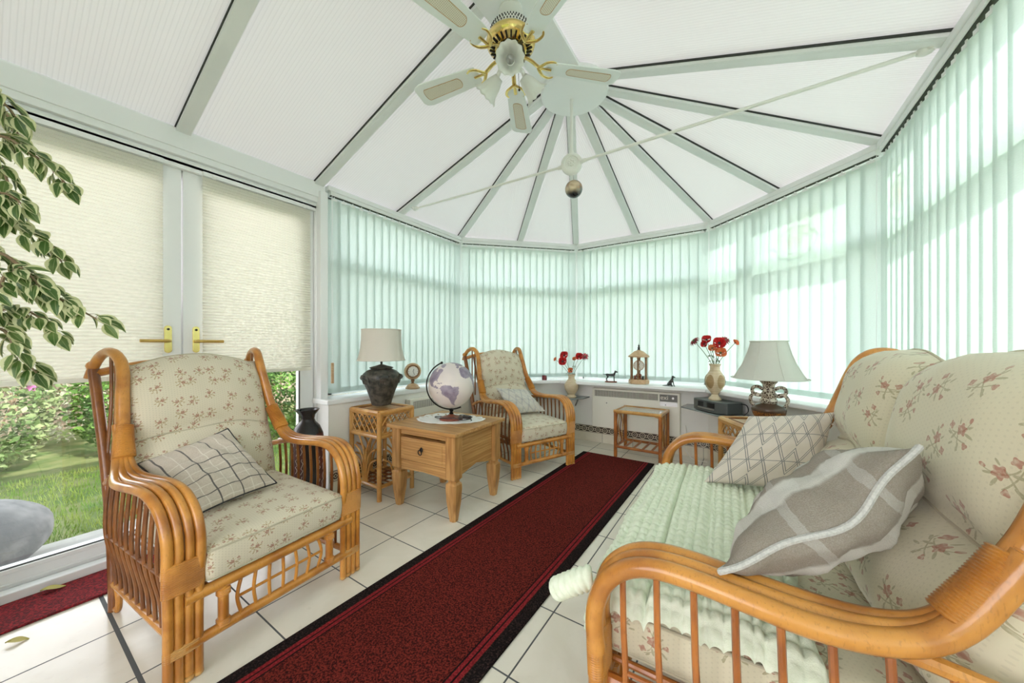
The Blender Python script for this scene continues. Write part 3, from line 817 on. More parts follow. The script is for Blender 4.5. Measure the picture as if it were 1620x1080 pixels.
# ------------------------------------------------------------------ cane seats
def rail(name, pts, r, mat, parent, k=5, n=9):
    b = MB(); b.tube(smoothpath(pts, k) if len(pts) > 2 else [Vector(p) for p in pts], r, n); return b.build(name, mat, parent)
def binding(name, pts, half, r, mat, parent, lat=(0, 1, 0), pitch=.0055, n=18):
    """a wound band hugging a bundle: half = lateral half width, r = thickness"""
    P = smoothpath(pts, 3); L = sum((P[i+1]-P[i]).length for i in range(len(P)-1)); m = max(6, int(L / (pitch/2)))
    Q = []; acc = [0]
    for i in range(len(P)-1): acc.append(acc[-1] + (P[i+1]-P[i]).length)
    for j in range(m+1):
        s_ = L*j/m; i = 0
        while i < len(P)-2 and acc[i+1] < s_: i += 1
        t_ = (s_-acc[i]) / max(1e-9, acc[i+1]-acc[i]); Q.append(P[i].lerp(P[i+1], t_))
    H = half if hasattr(half, '__len__') else (half, half)
    vs = []; fs = []
    for j, q in enumerate(Q):
        t = (Q[min(j+1, m)] - Q[max(j-1, 0)]).normalized(); u = Vector(lat); u = (u - t*u.dot(t)).normalized(); w = t.cross(u)
        bulge = .0011 if j % 2 else -.0011; hh = H[0] + (H[1]-H[0])*j/m
        for k in range(n):
            a = 2*PI*k/n; ca, sa = math.cos(a), math.sin(a)
            ex = math.copysign(abs(ca)**.7, ca); ey = math.copysign(abs(sa)**.7, sa)
            vs.append(tuple(q + u*ex*(hh+bulge) + w*ey*(r+bulge)))
    for j in range(m):
        for k in range(n): fs.append((j*n+k, j*n+(k+1) % n, (j+1)*n+(k+1) % n, (j+1)*n+k))
    fs.append(tuple(range(n))); fs.append(tuple(m*n+k for k in range(n)))
    b = MB(); b.add(vs, fs); return b.build(name, mat, parent, ang=60)

def soft_box(w, d, h, r=.03, puff=.02, res=18, wob=.0, seed=0, drop=0):
    """boxy cushion centred at the origin, x = depth d, y = width w, z = height h (0..h)"""
    rr = random.Random(seed); b = MB(); ph = [rr.uniform(0, 6) for _ in range(6)]
    def pos(x, y, z):
        X, Y, Z = x*d/2, y*w/2, z*h/2
        cx = max(-d/2+r, min(d/2-r, X)); cy = max(-w/2+r, min(w/2-r, Y)); cz = max(-h/2+r, min(h/2-r, Z))
        v = Vector((X-cx, Y-cy, Z-cz))
        if v.length > 1e-9: v = v.normalized() * r
        p = Vector((cx, cy, cz)) + v
        top = max(0, z); e_ = max(0, 1-abs(x)**3) * max(0, 1-abs(y)**3)
        p.z += puff * e_ * (1 if z > 0 else .2) * abs(z)
        side = (1-abs(z)**2); p.x += .25*puff*side*x*abs(x); p.y += .25*puff*side*y*abs(y)
        p.z += wob*(math.sin(p.x*14+ph[0])*math.sin(p.y*11+ph[1]) + .5*math.sin(p.x*31+ph[2])*math.sin(p.y*27+ph[3])) * abs(z)
        p.x += wob*.7*math.sin(p.y*19+ph[4])*side
        return (p.x, p.y, p.z + h/2)
    t = [2*i/res-1 for i in range(res+1)]
    t = [math.copysign(abs(v)**.8, v) for v in t]
    rz = 8; tz = [2*i/rz-1 for i in range(rz+1)]
    b.grid([[pos(x, y, 1) for y in t] for x in t], lambda i, j: (t[j]*w/2, t[i]*d/2))
    b.grid([[pos(x, y, -1) for y in t] for x in t], lambda i, j: (t[j]*w/2, t[i]*d/2 + 3))
    for s_ in (1, -1):
        b.grid([[pos(s_, y, z) for z in tz] for y in t], lambda i, j: (t[i]*w/2, tz[j]*h/2 + d/2 + h/2))
        b.grid([[pos(x, s_, z) for z in tz] for x in t], lambda i, j: (t[i]*d/2 + 5, tz[j]*h/2 + s_*2))
    return b, pos, t
def cushion(name, w, d, h, mat, parent, M4, r=.03, puff=.02, wob=.0, seed=0, pipe='piping', res=18):
    b, pos, t = soft_box(w, d, h, r, puff, res, wob, seed)
    o = b.build(name, mat, parent, ang=80, merge=True); o.matrix_local = M4
    if pipe:
        for z in (.80, -.86):
            pts = [pos(1, y, z) for y in t] + [pos(x, 1, z) for x in t[::-1][1:]] + [pos(-1, y, z) for y in t[::-1][1:]] + [pos(x, -1, z) for x in t[1:-1]]
            g = MB(); g.tube([(p[0]*1.004, p[1]*1.004, p[2]) for p in pts], .0038, 6, closed=True); g.build('piping', pipe, o)
    return o
def back_cushion(name, w, h, th, mat, parent, M4, seam=.42, arch=.045, seed=0, roll=0, res=26, wob=.003):
    """stands on its lower edge: x forward = thickness, y width, z height"""
    rr = random.Random(seed); ph = [rr.uniform(0, 6) for _ in range(6)]
    def shape(u, v, sgn):
        prof = (1 - abs(u)**3.2); prof = max(prof, 0)**.5
        q = v
        if seam:
            f = (q/seam) if q < seam else (q-seam)/(1-seam)
            bul = max(0, 1 - abs(2*f-1)**2.6)**.5
            bul = max(bul, .42 if .06 < q < .94 else 0)
        else: bul = max(0, 1 - abs(2*q-1)**3.4)**.5
        T = th/2 * prof * bul
        hh = h + arch*max(0, 1-u*u*1.35)
        y = u*w/2*(1 - .04*abs(2*v-1)**4); z = v*hh
        x = sgn*T
        x += sgn*wob*(math.sin(y*21+ph[0])*math.sin(z*17+ph[1]) + .6*math.sin(y*43+z*12+ph[2])) * prof
        if sgn > 0 and roll: x += roll*math.exp(-((v-.86)/.14)**2)*prof
        x -= roll*.8*max(0, v-.8)**1.0
        return (x, y, z)
    us = [2*i/res-1 for i in range(res+1)]; us = [math.copysign(abs(q)**.75, q) for q in us]
    vs = [i/(res) for i in range(res+1)]
    b = MB()
    for sgn in (1, -1):
        b.grid([[shape(u, v, sgn) for v in vs] for u in us], lambda i, j: (us[i]*w/2, vs[j]*h + (0 if sgn > 0 else 4)))
    o = b.build(name, mat, parent, ang=85, merge=True); o.matrix_local = M4
    g = MB(); pts = [shape(u, 1, 1) for u in us[2:-2]]; 
    edge = [shape(-1, v, 1) for v in vs] + [shape(u, 1, 1) for u in us[1:]] + [shape(1, v, 1) for v in vs[::-1][1:]]
    g.tube(edge, .0038, 6); g.build('piping', 'piping', o)
    if seam:
        g = MB(); pts = []
        for u in us[1:-1]:
            s1 = shape(u, seam, 1); pts.append((s1[0]+.002, s1[1], s1[2] + .006*math.sin(u*5+ph[3]))); 
        g.tube(pts, .0032, 6); g.build('seam_piping', 'piping', o)
    return o

ARM = [(0, .36), (.006, .42), (.0, .475), (-.022, .53), (-.065, .575), (-.12, .598), (-.19, .603), (-.28, .596), (-.37, .588), (-.45, .588), (-.515, .605), (-.56, .645), (-.60, .71), (-.625, .76)]
WING = [(-.60, .71), (-.635, .78), (-.665, .87), (-.69, .95), (-.715, 1.005), (-.755, 1.04), (-.81, 1.045), (-.865, 1.02), (-.90, .975), (-.91, .93)]
def arm_xz(f):
    pts = sorted(ARM[2:12], key=lambda p: p[0])
    return interp(pts, f)
def cane_seat(name, label, cat, Wd, group, mats, canes=(4, .0135, .0265), n_sp=11, floral='floral', n_c=1, foot='rattan_l'):
    light, dark = mats
    t = thing(name, label, cat, (0, 0, 0), 0, group)
    hw = Wd/2; nc, cr, cp = canes
    for s_ in (-1, 1):
        # front leg and arm: a flat bundle of canes that runs up, over and back, then gathers into the wing pole
        arm = MB(); leg = MB()
        for i in range(nc):
            o = (i - (nc-1)/2)
            pts = []
            for (f, z) in ARM:
                back = max(0, min(1, (-f - .40)/.20)); wd = 1 - .80*back; bow = .018*math.sin(PI*min(1, max(0, -f)/.62))
                drop = .012*abs(o)*0 + (-.010*o*(1-back)*math.exp(-((f+.02)/.12)**2))
                lat = s_*(hw + bow - .012*back + o*cp*wd); pts.append((f + drop*.2, lat, z - .004*abs(o) - (.014*o*s_*0)))
            arm.tube(smoothpath(pts, 4), cr*(1.12 if i in (0, nc-1) else .95), 10)
            if i % 1 == 0: leg.tube([(0, s_*(hw + o*cp*.93), 0.012 + (.01 if i % 2 else 0)), (0, s_*(hw + o*cp*.93), .2), (0, s_*(hw + o*cp), .37)], cr, 10)
        a_ = arm.build('arm', light, t); lg = leg.build('leg', light, t)
        binding('binding', [(0, s_*hw, .295), (.002, s_*hw, .34), (.004, s_*hw, .395)], cp*nc/2 + .001, cr+.0025, 'rattan', a_)
        binding('binding', [(0, s_*hw, .098), (0, s_*hw, .128)], cp*nc/2*.95, cr+.002, 'rattan_l', lg)
        b = MB()
        for i in range(nc): b.ball((0, s_*(hw + (i-(nc-1)/2)*cp*.93), .010), (cr*1.1, cr*1.1, .0115), 10)
        b.build('foot_cap', foot, lg)
        # wing pole with its hooked top
        wp = []
        for k, (f, z) in enumerate(WING):
            out = .030*max(0, (k-4))/5; wp.append((f, s_*(hw - .016 - .022*min(1, k/3) + out*1.6), z))
        rad = [.020]*len(smoothpath(wp, 5)); nn = len(rad)
        for k in range(nn): rad[k] = .023 - .006*k/nn
        b = MB(); b.tube(smoothpath(wp, 5), rad, 12); wo_ = b.build('wing', light, t)
        binding('binding', [(-.548, s_*(hw-.006), .632), (-.585, s_*(hw-.014), .69), (-.618, s_*(hw-.024), .745)], (cp*nc/2*.50+.006, .026), .027, light, wo_)
        for k, (fa, za, fb, zb) in enumerate(((-.74, 1.03, -.70, .60), (-.80, 1.03, -.76, .62))):
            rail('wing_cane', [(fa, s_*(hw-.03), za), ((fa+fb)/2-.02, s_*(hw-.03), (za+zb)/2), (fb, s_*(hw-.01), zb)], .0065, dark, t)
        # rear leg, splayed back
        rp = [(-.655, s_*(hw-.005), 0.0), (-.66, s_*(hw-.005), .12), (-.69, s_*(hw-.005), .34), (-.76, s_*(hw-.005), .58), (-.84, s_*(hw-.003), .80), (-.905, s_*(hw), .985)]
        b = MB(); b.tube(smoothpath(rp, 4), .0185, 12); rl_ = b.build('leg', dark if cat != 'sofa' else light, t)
        rail('curl', [(-.615, s_*(hw-.005), .10), (-.60, s_*(hw-.005), .06), (-.61, s_*(hw-.005), .018), (-.635, s_*(hw-.005), .012)], .011, light, rl_)
        b = MB(); b.ball((-.905, s_*hw, .985), .0225, 12); b.build('pole_cap', light, rl_)
        # side frame
        rail('side_rail', [(0, s_*hw, .11), (-.655, s_*(hw-.005), .11)], .0135, light, t)
        rail('side_rail', [(0, s_*(hw-.01), .262), (-.665, s_*(hw-.01), .262)], .015, dark, t)
        rail('arm_brace', [(-.45, s_*(hw+.012), .572), (-.56, s_*(hw+.01), .555), (-.66, s_*(hw+.004), .53), (-.735, s_*(hw-.003), .50)], .014, light, t)
        tie = []
        for k in range(n_sp):
            f = -.055 - (.56)*k/(n_sp-1)
            zt = arm_xz(f) - .012 if f > -.52 else .56
            yy = s_*(hw + .02)
            pts = [(f, s_*(hw+.016), zt), (f-.004, yy + s_*.006, .43), (f-.008, yy + s_*.004, .32), (f, s_*(hw+.004), .20), (f+.004, s_*hw, .115)]
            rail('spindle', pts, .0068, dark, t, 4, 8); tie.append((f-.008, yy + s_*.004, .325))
        rail('tie_cane', tie, .0055, dark, t, 1, 7)
    # seat frame, apron
    rail('front_rail', [(.0, -hw, .262), (.0, hw, .262)], .0185, light, t, n=12)
    rail('front_rail', [(.0, -hw, .112), (.0, hw, .112)], .0165, light, t, n=12)
    rail('rear_rail', [(-.665, -hw, .262), (-.665, hw, .262)], .016, dark, t)
    rail('rear_rail', [(-.655, -hw, .11), (-.655, hw, .11)], .014, dark, t)
    ps = hw - .105
    for s_ in (-1, 1):
        p = rail('apron_post', [(0, s_*ps, .115), (0, s_*ps, .26)], .0155, light, t, n=12)
        for z in (.128, .232): binding('binding', [(0, s_*ps, z-.012), (0, s_*ps, z+.012)], .0185, .0185, light, p)
    m = max(8, int(round((2*ps)/.050))); tie = []
    for k in range(1, m):
        y = -ps + 2*ps*k/m; c_ = (k - m/2)/(m/2); pull = -.014*c_
        rail('apron_spindle', [(0, y+pull*.6, .255), (.004, y-pull*.9, .188), (0, y+pull*.6, .118)], .0062, light, t, 6, 8); tie.append((.004, y-pull*.9, .188))
    rail('tie_cane', tie, .0055, light, t, 1, 7)
    for k in range(4 if n_c == 1 else 8):
        y = -hw + .06 + (2*hw-.12)*k/((4 if n_c == 1 else 8)-1)
        rail('seat_slat', [(0, y, .274), (-.66, y, .268)], .009, dark, t)
    # back frame
    rail('back_rail', [(-.892, -hw, .95), (-.905, -hw*.5, .985), (-.91, 0, .995), (-.905, hw*.5, .985), (-.892, hw, .95)], .017, light, t)
    rail('back_rail', [(-.70, -hw, .36), (-.70, hw, .36)], .014, light, t)
    nb = 5 if n_c == 1 else 13
    for k in range(nb):
        y = -hw + 2*hw*(k+1)/(nb+1)
        rail('back_slat', [(-.70, y, .36), (-.79, y, .66), (-.905, y, .975)], .008, dark, t)
    return t

G1 = 'honey cane armchairs with floral cushions'
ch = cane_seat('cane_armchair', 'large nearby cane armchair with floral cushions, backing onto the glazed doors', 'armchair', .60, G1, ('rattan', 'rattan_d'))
ch.location = (-1.505, .650, 0); ch.rotation_euler = (0, 0, math.radians(5.3))
cushion('seat_cushion', .50, .59, .125, 'floral', ch, T3(-.278, 0, .294) @ Matrix.Rotation(math.radians(-2.2), 4, 'Y').inverted(), r=.028, puff=.018, wob=.0012, seed=3)
back_cushion('back_cushion', .525, .625, .165, 'floral', ch, T3(-.535, 0, .395) @ Matrix.Rotation(math.radians(-19), 4, 'Y'), seam=.46, arch=.05, seed=5)
ch2 = dup(ch, (-1.400, 2.640, 0), math.radians(-22), 'farther cane armchair with floral cushions, standing in the bay corner beyond the pine table')

SF = cane_seat('cane_sofa', 'two-seat cane sofa with large floral cushions under the mint quilt', 'sofa', 1.21, None, ('rattan', 'rattan_o'), canes=(3, .0185, .034), n_sp=9, n_c=2)
SF.location = (-.308, 1.435, 0); SF.scale = (1.04, 1, 1); SF.rotation_euler = (0, 0, PI + math.radians(2))
for s_, sd in ((1, 11), (-1, 12)):
    cushion('seat_cushion', .555, .60, .130, 'floral_s', SF, T3(-.275, s_*.281, .290), r=.035, puff=.022, wob=.002, seed=sd)
    back_cushion('back_cushion', .575, .63, .215, 'floral_s', SF, T3(-.585, s_*.285, .42) @ Matrix.Rotation(math.radians(-17.5), 4, 'Y') @ RZ(s_*.04), seam=.44, arch=.04, seed=sd+5, roll=.012)

# ------------------------------------------------------------------ scatter cushions
def pillow(name, label, BLc, BRc, TRc, TLc, th, mat, pipe=None, pr=.004, seed=1, res=34, pinch=.06, uvw=.45, crease=.004, pipe_mat=None, group=None, bow=0):
    rr = random.Random(seed); ph = [rr.uniform(0, 6) for _ in range(8)]
    A, B_, C_, D_ = [Vector(p) for p in (BLc, BRc, TRc, TLc)]
    cen = (A+B_+C_+D_)/4; nrm = ((B_-A).cross(D_-A)).normalized()
    def pos(u, v, sg):
        a, c = (u+1)/2, (v+1)/2
        p = A*(1-a)*(1-c) + B_*a*(1-c) + C_*a*c + D_*(1-a)*c
        k = 1 - pinch*(1-u*u)*(v*v) ; k2 = 1 - pinch*(1-v*v)*(u*u)
        p = cen + (p - cen) * (k*k2)
        h = (max(0, 1-u*u)**.55) * (max(0, 1-v*v)**.55)
        w = crease*(math.sin(u*9+v*4+ph[0]) + .7*math.sin(v*13-u*3+ph[1]) + .6*math.sin((u+v)*17+ph[2]))*(h**.5)*(1-.0*h)
        return p + nrm*sg*(th/2*h) + nrm*w - nrm*bow*(1-u*u)*max(0, -v)**1.5*(1 + .4*math.sin(u*5+1)) - cen
    t = [2*i/res-1 for i in range(res+1)]; t = [math.sin(q*PI/2)*.6 + q*.4 for q in t]
    b = MB(); hh = uvw * (D_-A).length/(B_-A).length
    for sg in (1, -1):
        b.grid([[tuple(pos(u, v, sg)) for v in t] for u in t], lambda i, j: ((t[i]+1)/2*uvw, (t[j]+1)/2*hh))
    o = b.build(name, mat, None, ang=80, merge=True); o.location = cen
    tag(o, label, 'cushion', group)
    if pipe:
        pts = [pos(u, -1, 0) for u in t] + [pos(1, v, 0) for v in t[1:]] + [pos(u, 1, 0) for u in t[::-1][1:]] + [pos(-1, v, 0) for v in t[::-1][1:-1]]
        g = MB(); g.tube(pts, pr, 7, closed=True); g.build('piping', pipe, o)
    return o
pillow('scatter_cushion', 'taupe windowpane-check cushion with black piping on the near armchair',
       (-1.655, .41, .452), (-1.75, .73, .455), (-1.985, .625, .69), (-2.04, .345, .595), .10, 'plaid', 'blackpipe', .0032, 2, uvw=.50)
pillow('scatter_cushion', 'pale cushion with embroidered grey lines on the armchair in the bay corner',
       (-1.73, 2.62, .455), (-1.55, 2.94, .455), (-1.80, 3.0, .64), (-1.93, 2.66, .68), .11, 'geo2', None, seed=3, uvw=.40)
pillow('scatter_cushion', 'stone-coloured cushion embroidered with grey lattice lines, leaning on the far sofa arm',
       (-.135, 1.74, .475), (.25, 1.80, .49), (.325, 1.93, .80), (.03, 1.88, .76), .20, 'geo', None, seed=4, uvw=.46, pinch=.05)
pillow('scatter_cushion', 'fluffy grey and brown tartan cushion with thick fleece piping, propped on the near sofa arm',
       (-.035, .80, .625), (.29, 1.00, .875), (.36, 1.34, .765), (.05, 1.19, .515), .185, 'tartan', 'tartan_pipe', .0062, 6, uvw=.48, pinch=.05, crease=.006, bow=.030)

# ------------------------------------------------------------------ quilt on the sofa
def quilt():
    Mw = Matrix.Translation(SF.location) @ RZ(PI + math.radians(2))
    nx, ny = 170, 330; P = np.zeros((nx, ny, 3))
    Lx, Ly = .545, 1.15
    for i in range(nx):
        for j in range(ny):
            s_ = i/(nx-1)*Lx; y = (j/(ny-1) - .5)*Ly
            # distance along the quilt from its front hem: hem hangs over the cushion front
            r = .035; drop = .055
            if s_ < drop: f, z, n = .045 + .004*math.sin(y*23), .447 - r - (drop - s_), (1, 0)
            elif s_ < drop + r*PI/2:
                a = (s_-drop)/r; f, z, n = .045 - r + r*math.cos(a), .447 - r + r*math.sin(a), (math.cos(a), math.sin(a))
            else: f, z, n = .045 - r - (s_ - drop - r*PI/2), .447, (0, 1)
            e_ = min(1, (.5 - abs(y)/Ly)/.02)
            ay = abs(y); side = 0
            if ay > .552 : z -= (ay-.552)*1.5
            row = s_/.0270; rowi = math.floor(row); q = (row - rowi)
            col = y/.036
            bump_ = (math.sin(PI*q)**.5)*(abs(math.cos(PI*col))**.55)
            g1 = abs(((s_+.02)/.118) % 1 - .5); g2 = abs((y/.165 + .13) % 1 - .5)
            gr = math.exp(-((.5-g1)/.045)**2) + math.exp(-((.5-g2)/.030)**2)
            h = .0135*bump_ - .013*gr + .004*math.sin(s_*12+y*7) + .0035*math.sin(y*19)
            if j in (0, ny-1) or i in (0, nx-1): h -= .012
            zz = z + h*n[1] + .014*math.sin(PI*(min(max(s_-.1, 0), .5)/.5))
            edge = .010*math.sin(y*36)*max(0, (s_-.5)/.1) ; edge2 = .008*math.sin(s_*40)*(1 if y > 0 else -1)*max(0, (ay-.5)/.08)
            P[i, j] = (f + h*n[0] - edge, y + edge2, zz)
    b = MB(); b.grid(P); top = P.copy()
    top[..., 2] -= .010; top[:, :, 0] -= .004; b.grid(top[::3, ::3], flip=True)
    o = b.build('quilt', 'quilt', None, fix=False, ang=180); o.matrix_world = Mw
    # rolled corner sticking out past the front of the near arm
    g = MB(); pts = []; rad = []
    for k in range(46):
        t_ = k/45; pts.append((0.035 + .100*t_, .560 + .012*math.sin(t_*3), .468 - .065*t_**1.4)); rad.append(.031*(.82 + .18*abs(math.sin(PI*k/6.5))) * (1 if k < 44 else .6))
    g.tube(pts, rad, 16); c = g.build('rolled_corner', 'quilt', o, ang=180)
    return tag(o, 'pale mint ribbed plush quilt spread over the sofa seat', 'quilt')
quilt()

# ------------------------------------------------------------------ pine lamp table
t = PT = thing('pine_table', 'square waxed pine side table with a drawer and iron ring pull', 'table', (-1.722, 1.800, 0), math.radians(3.2))
b = MB(); b.box((-.298, -.283, .526), (.298, .283, .550)); b.build('table_top', 'pine', t, smooth=False, bevel=.004)
def pine_leg(x, y):
    b = MB(); sec = [(.526, .038, 0), (.27, .038, 0), (.262, .038, 0), (.250, .029, .006), (.238, .029, .006), (.228, .040, .0), (.20, .041, 0), (.12, .037, 0), (.0, .023, 0)]
    vs = []; fs = []
    for (z, h, c_) in sec:
        ch = .004 if z > .26 else .011
        pts = [(h-ch, -h), (h, -h+ch), (h, h-ch), (h-ch, h), (-h+ch, h), (-h, h-ch), (-h, -h+ch), (-h+ch, -h)]
        vs += [(px, py, z) for px, py in pts]
    m = len(sec)
    for i in range(m-1):
        for k in range(8): fs.append((i*8+k, (i+1)*8+k, (i+1)*8+(k+1) % 8, i*8+(k+1) % 8))
    fs.append(tuple(range(8))); fs.append(tuple((m-1)*8+k for k in range(8)))
    b.add(vs, fs); o = b.build('leg', 'pinev', t, smooth=False, bevel=.0015); o.location = (x, y, 0)
for x in (-.236, .236):
    for y in (-.221, .221): pine_leg(x, y)
for nm, a, c in (('side_panel', (.196, -.19, .275), (.262, .19, .526)), ('side_panel', (-.262, -.19, .275), (-.196, .19, .526)), ('back_panel', (-.2, .196, .275), (.2, .25, .526))):
    b = MB()
    if nm == 'side_panel':
        sx = 1 if a[0] > 0 else -1; b.box((sx*.228, -.184, .30), (sx*.246, .184, .526))
        # shaped lower apron
        pts = [(-.184, .30), (-.184, .262), (-.13, .268), (0, .296), (.13, .268), (.184, .262), (.184, .30)]
        b.prism(pts, 0, .018, 0, frame((sx*.228 if sx > 0 else -.246, 0, 0), (0, 1, 0), (0, 0, 1), (1, 0, 0)))
    else: b.box((-.2, .21, .28), (.2, .228, .526))
    b.build(nm, 'pines' if nm == 'side_panel' else 'pine', t, smooth=False)
b = MB(); b.box((-.198, -.243, .488), (.198, -.20, .526)); b.box((-.198, -.243, .268), (.198, -.20, .318))
b.prism([(-.198, .268), (-.198, .248), (-.12, .256), (0, .262), (.12, .256), (.198, .248), (.198, .268)], 0, .018, 0, frame((0, -.225, 0), (1, 0, 0), (0, 0, 1), (0, -1, 0)))
b.build('front_rail', 'pine', t, smooth=False)
b = MB(); b.box((-.194, -.250, .322), (.194, -.21, .470)); dr = b.build('drawer', 'pine', t, smooth=False, bevel=.003)
b = MB(); b.box((-.170, -.2535, .338), (.170, -.249, .454)); b.build('drawer_field', 'pine', dr, smooth=False, bevel=.003)
b = MB(); b.prism([(-.198, .0), (.198, 0), (.198, .025), (-.198, .03)], 0, .004, 0, frame((0, -.2, .476), (1, 0, 0), (0, 0, 1), (0, -1, 0))); b.build('drawer_gap_shade', 'dkmetal', dr, smooth=False)  # dark strip in place of the shade in the gap over the drawer
b = MB(); b.ball((0, -.258, .408), (.013, .006, .017), 12); b.tube([(0, -.262, .418), (0, -.272, .412)], .004, 8); hd = b.build('ring_pull_plate', 'dkmetal', dr)
b = MB(); b.tube([(.014*math.sin(a), -.272 + .003*math.cos(a), .394 - .0165*math.cos(a) ) for a in [2*PI*k/20 for k in range(20)]], .0032, 8, closed=True); b.build('ring_pull', 'dkmetal', dr)

# doily and globe
def ragged(cx, cy, rx, ry, z, name, label, cat, rz=0):
    b = MB(); n = 96; rings = [(0, 0), (.3, 0), (.6, .0), (.82, 0), (.93, .002), (1.0, 0)]
    vs = []; fs = []
    for ri, (r, dz) in enumerate(rings):
        for k in range(n):
            a = 2*PI*k/n; s_ = 1 + (.06*abs(math.sin(a*8)) + .03*math.sin(a*3+1))*(r if r > .8 else r*.3)
            hz = dz + (.004*math.sin(a*8)**2 + .010*max(0, math.sin(a*1-.4))**6)*(r**6)
            hole = 0
            vs.append((rx*r*s_*math.cos(a), ry*r*s_*math.sin(a), hz + .0015))
    for i in range(len(rings)-1):
        for k in range(n):
            if i == 3 and k % 4 == 1: continue
            fs.append((i*n+k, (i+1)*n+k, (i+1)*n+(k+1) % n, i*n+(k+1) % n))
    b.add(vs, fs); o = b.build(name, 'lace', None); o.location = (cx, cy, z); o.rotation_euler = (0, 0, rz)
    m = o.modifiers.new('thickness', 'SOLIDIFY'); m.thickness = .0015; m.offset = 1
    return tag(o, label, cat)
ragged(-1.735, 1.835, .235, .155, .550, 'doily', 'white lace doily under the globe on the pine table', 'doily', .45)
gx, gy = -1.722, 1.835
t = thing('globe', 'antique-style globe with parchment seas and mauve land on a wooden base', 'globe', (gx, gy, .5535))
b = MB(); b.lathe([(0, 0), (.082, 0), (.085, .006), (.08, .014), (.055, .022), (.025, .030), (.018, .036), (0, .037)], 40); b.build('base', 'redwood', t)
b = MB(); b.lathe([(.012, .034), (.016, .042), (.009, .052), (.016, .062), (.010, .07), (.012, .076)], 16); b.build('stem', 'dkmetal', t)
gc = Vector((0, 0, .243)); gr = .160; tl = math.radians(23)
LAND = [
 [(-80,9),(-75,11),(-71,12),(-62,10.5),(-52,5),(-50,0),(-44,-2.5),(-37,-5),(-35,-8),(-39,-14),(-40,-20),(-48,-26),(-52,-33),(-58,-37),(-62,-40),(-65,-44),(-68,-50),(-68,-55),(-73,-52),(-74,-44),(-72,-35),(-70,-22),(-76,-14),(-81,-5),(-78,1)],
 [(-83,8),(-84,13),(-88,16),(-88,21),(-91,19),(-95,18),(-97,22),(-97,27),(-90,30),(-84,30),(-81,25),(-81,31),(-76,36),(-70,42),(-61,46),(-55,52),(-60,58),(-70,61),(-78,60),(-80,52),(-92,58),(-85,66),(-95,70),(-125,70),(-140,70),(-160,70),(-165,62),(-150,58),(-135,58),(-124,48),(-124,40),(-115,30),(-108,22),(-98,16),(-92,14),(-85,9)],
 [(-17,15),(-15,25),(-6,35),(10,37),(20,32),(32,31),(40,15),(51,11),(40,-4),(40,-15),(33,-27),(20,-35),(14,-22),(12,-8),(8,4),(-8,4),(-15,10)],
 [(-10,37),(-9,43),(0,45),(-3,49),(5,52),(10,56),(5,60),(15,68),(30,71),(50,68),(60,55),(45,42),(28,37),(15,38),(5,42),(-2,37)],
 [(-55,60),(-45,60),(-22,70),(-20,80),(-60,82),(-70,77)],
 [(-85,22),(-77,19),(-75,20),(-82,23)],[(-74,18),(-68,18),(-70,20),(-74,20)],
 [(-92,0),(-90,-1),(-89,1),(-91,1.5)]]
def inpoly(x, y, P):
    c = False; j = len(P)-1
    for i in range(len(P)):
        if (P[i][1] > y) != (P[j][1] > y) and x < (P[j][0]-P[i][0])*(y-P[i][1])/(P[j][1]-P[i][1]) + P[i][0]: c = not c
        j = i
    return c
me_ = MB(); NL, NT = 240, 120; vs = []; fs = []; mi = []
for i in range(NT+1):
    la = -PI/2 + PI*i/NT
    for j in range(NL): lo = 2*PI*j/NL; vs.append((gr*math.cos(la)*math.cos(lo), gr*math.cos(la)*math.sin(lo), gr*math.sin(la)))
rj = random.Random(4)
sea_f = []; land_f = []
for i in range(NT):
    for j in range(NL):
        lat = -90 + 180*(i+.5)/NT; lon = 360*(j+.5)/NL - 180
        q = (i*NL+j, i*NL+(j+1) % NL, (i+1)*NL+(j+1) % NL, (i+1)*NL+j)
        L_ = any(inpoly(lon + rj.uniform(-.6, .6), lat + rj.uniform(-.6, .6), p) for p in LAND)
        (land_f if L_ else sea_f).append(q)
me_.add(vs, sea_f, None, 0); me_.mi = [0]*len(sea_f)
for q in land_f: me_.f.append(q); me_.mi.append(1); me_.uv.append([(0, 0)]*4)
g = me_.build('sphere', ['globe_sea', 'globe_land'], t, fix=False); g.location = gc
# turn the globe so that South America faces the room; tilt of the axis to the left
view = math.atan2(-gy, -gx)
g.rotation_euler = (Matrix.Rotation(tl, 4, Vector((math.cos(view), math.sin(view), 0))) @ RZ(view - math.radians(180 - 52))).to_euler()
ax = Vector((-math.sin(view), math.cos(view), 0)); 
left = Vector((math.sin(view), -math.cos(view), 0))
up_ = Vector((0, 0, 1)); tip = (up_*math.cos(tl) + left*math.sin(tl))
def arc(a): return gc + (up_*math.cos(a) + left*math.sin(a))*(gr + .012)
b = MB(); b.tube([arc(math.radians(23) + PI*k/40) for k in range(41)], .005, 8, ell=(1, 1.6)); b.build('meridian_arm', 'dkmetal', t)
b = MB(); b.ball(arc(math.radians(23)), .010, 10); b.build('axis_knob', 'dkmetal', t)
t = thing('power_cable', 'coiled black cable with a switch beside the globe foot', 'cable', (gx+.085, gy-.035, .556))
b = MB(); pts = []
for k in range(70):
    a = k*.32; pts.append((.055 + .050*math.cos(a) + .006*math.sin(a*1.7), .02 + .026*math.sin(a) + .004*math.cos(a*2.3), .010 + .026*k/70 + .004*math.sin(a*1.3)))
b.tube(pts, .003, 6)
pts = [(-.15, .02, .012), (-.19, -.005, .012), (-.17, -.04, .014), (-.10, -.045, .016), (-.03, -.02, .02), (.01, 0, .015)]; b.tube(smoothpath(pts, 5), .003, 6); b.build('cord', 'black', t)
b = MB(); b.box((.06, -.012, .028), (.115, .018, .046)); b.build('switch', 'black', t, smooth=False, bevel=.004)

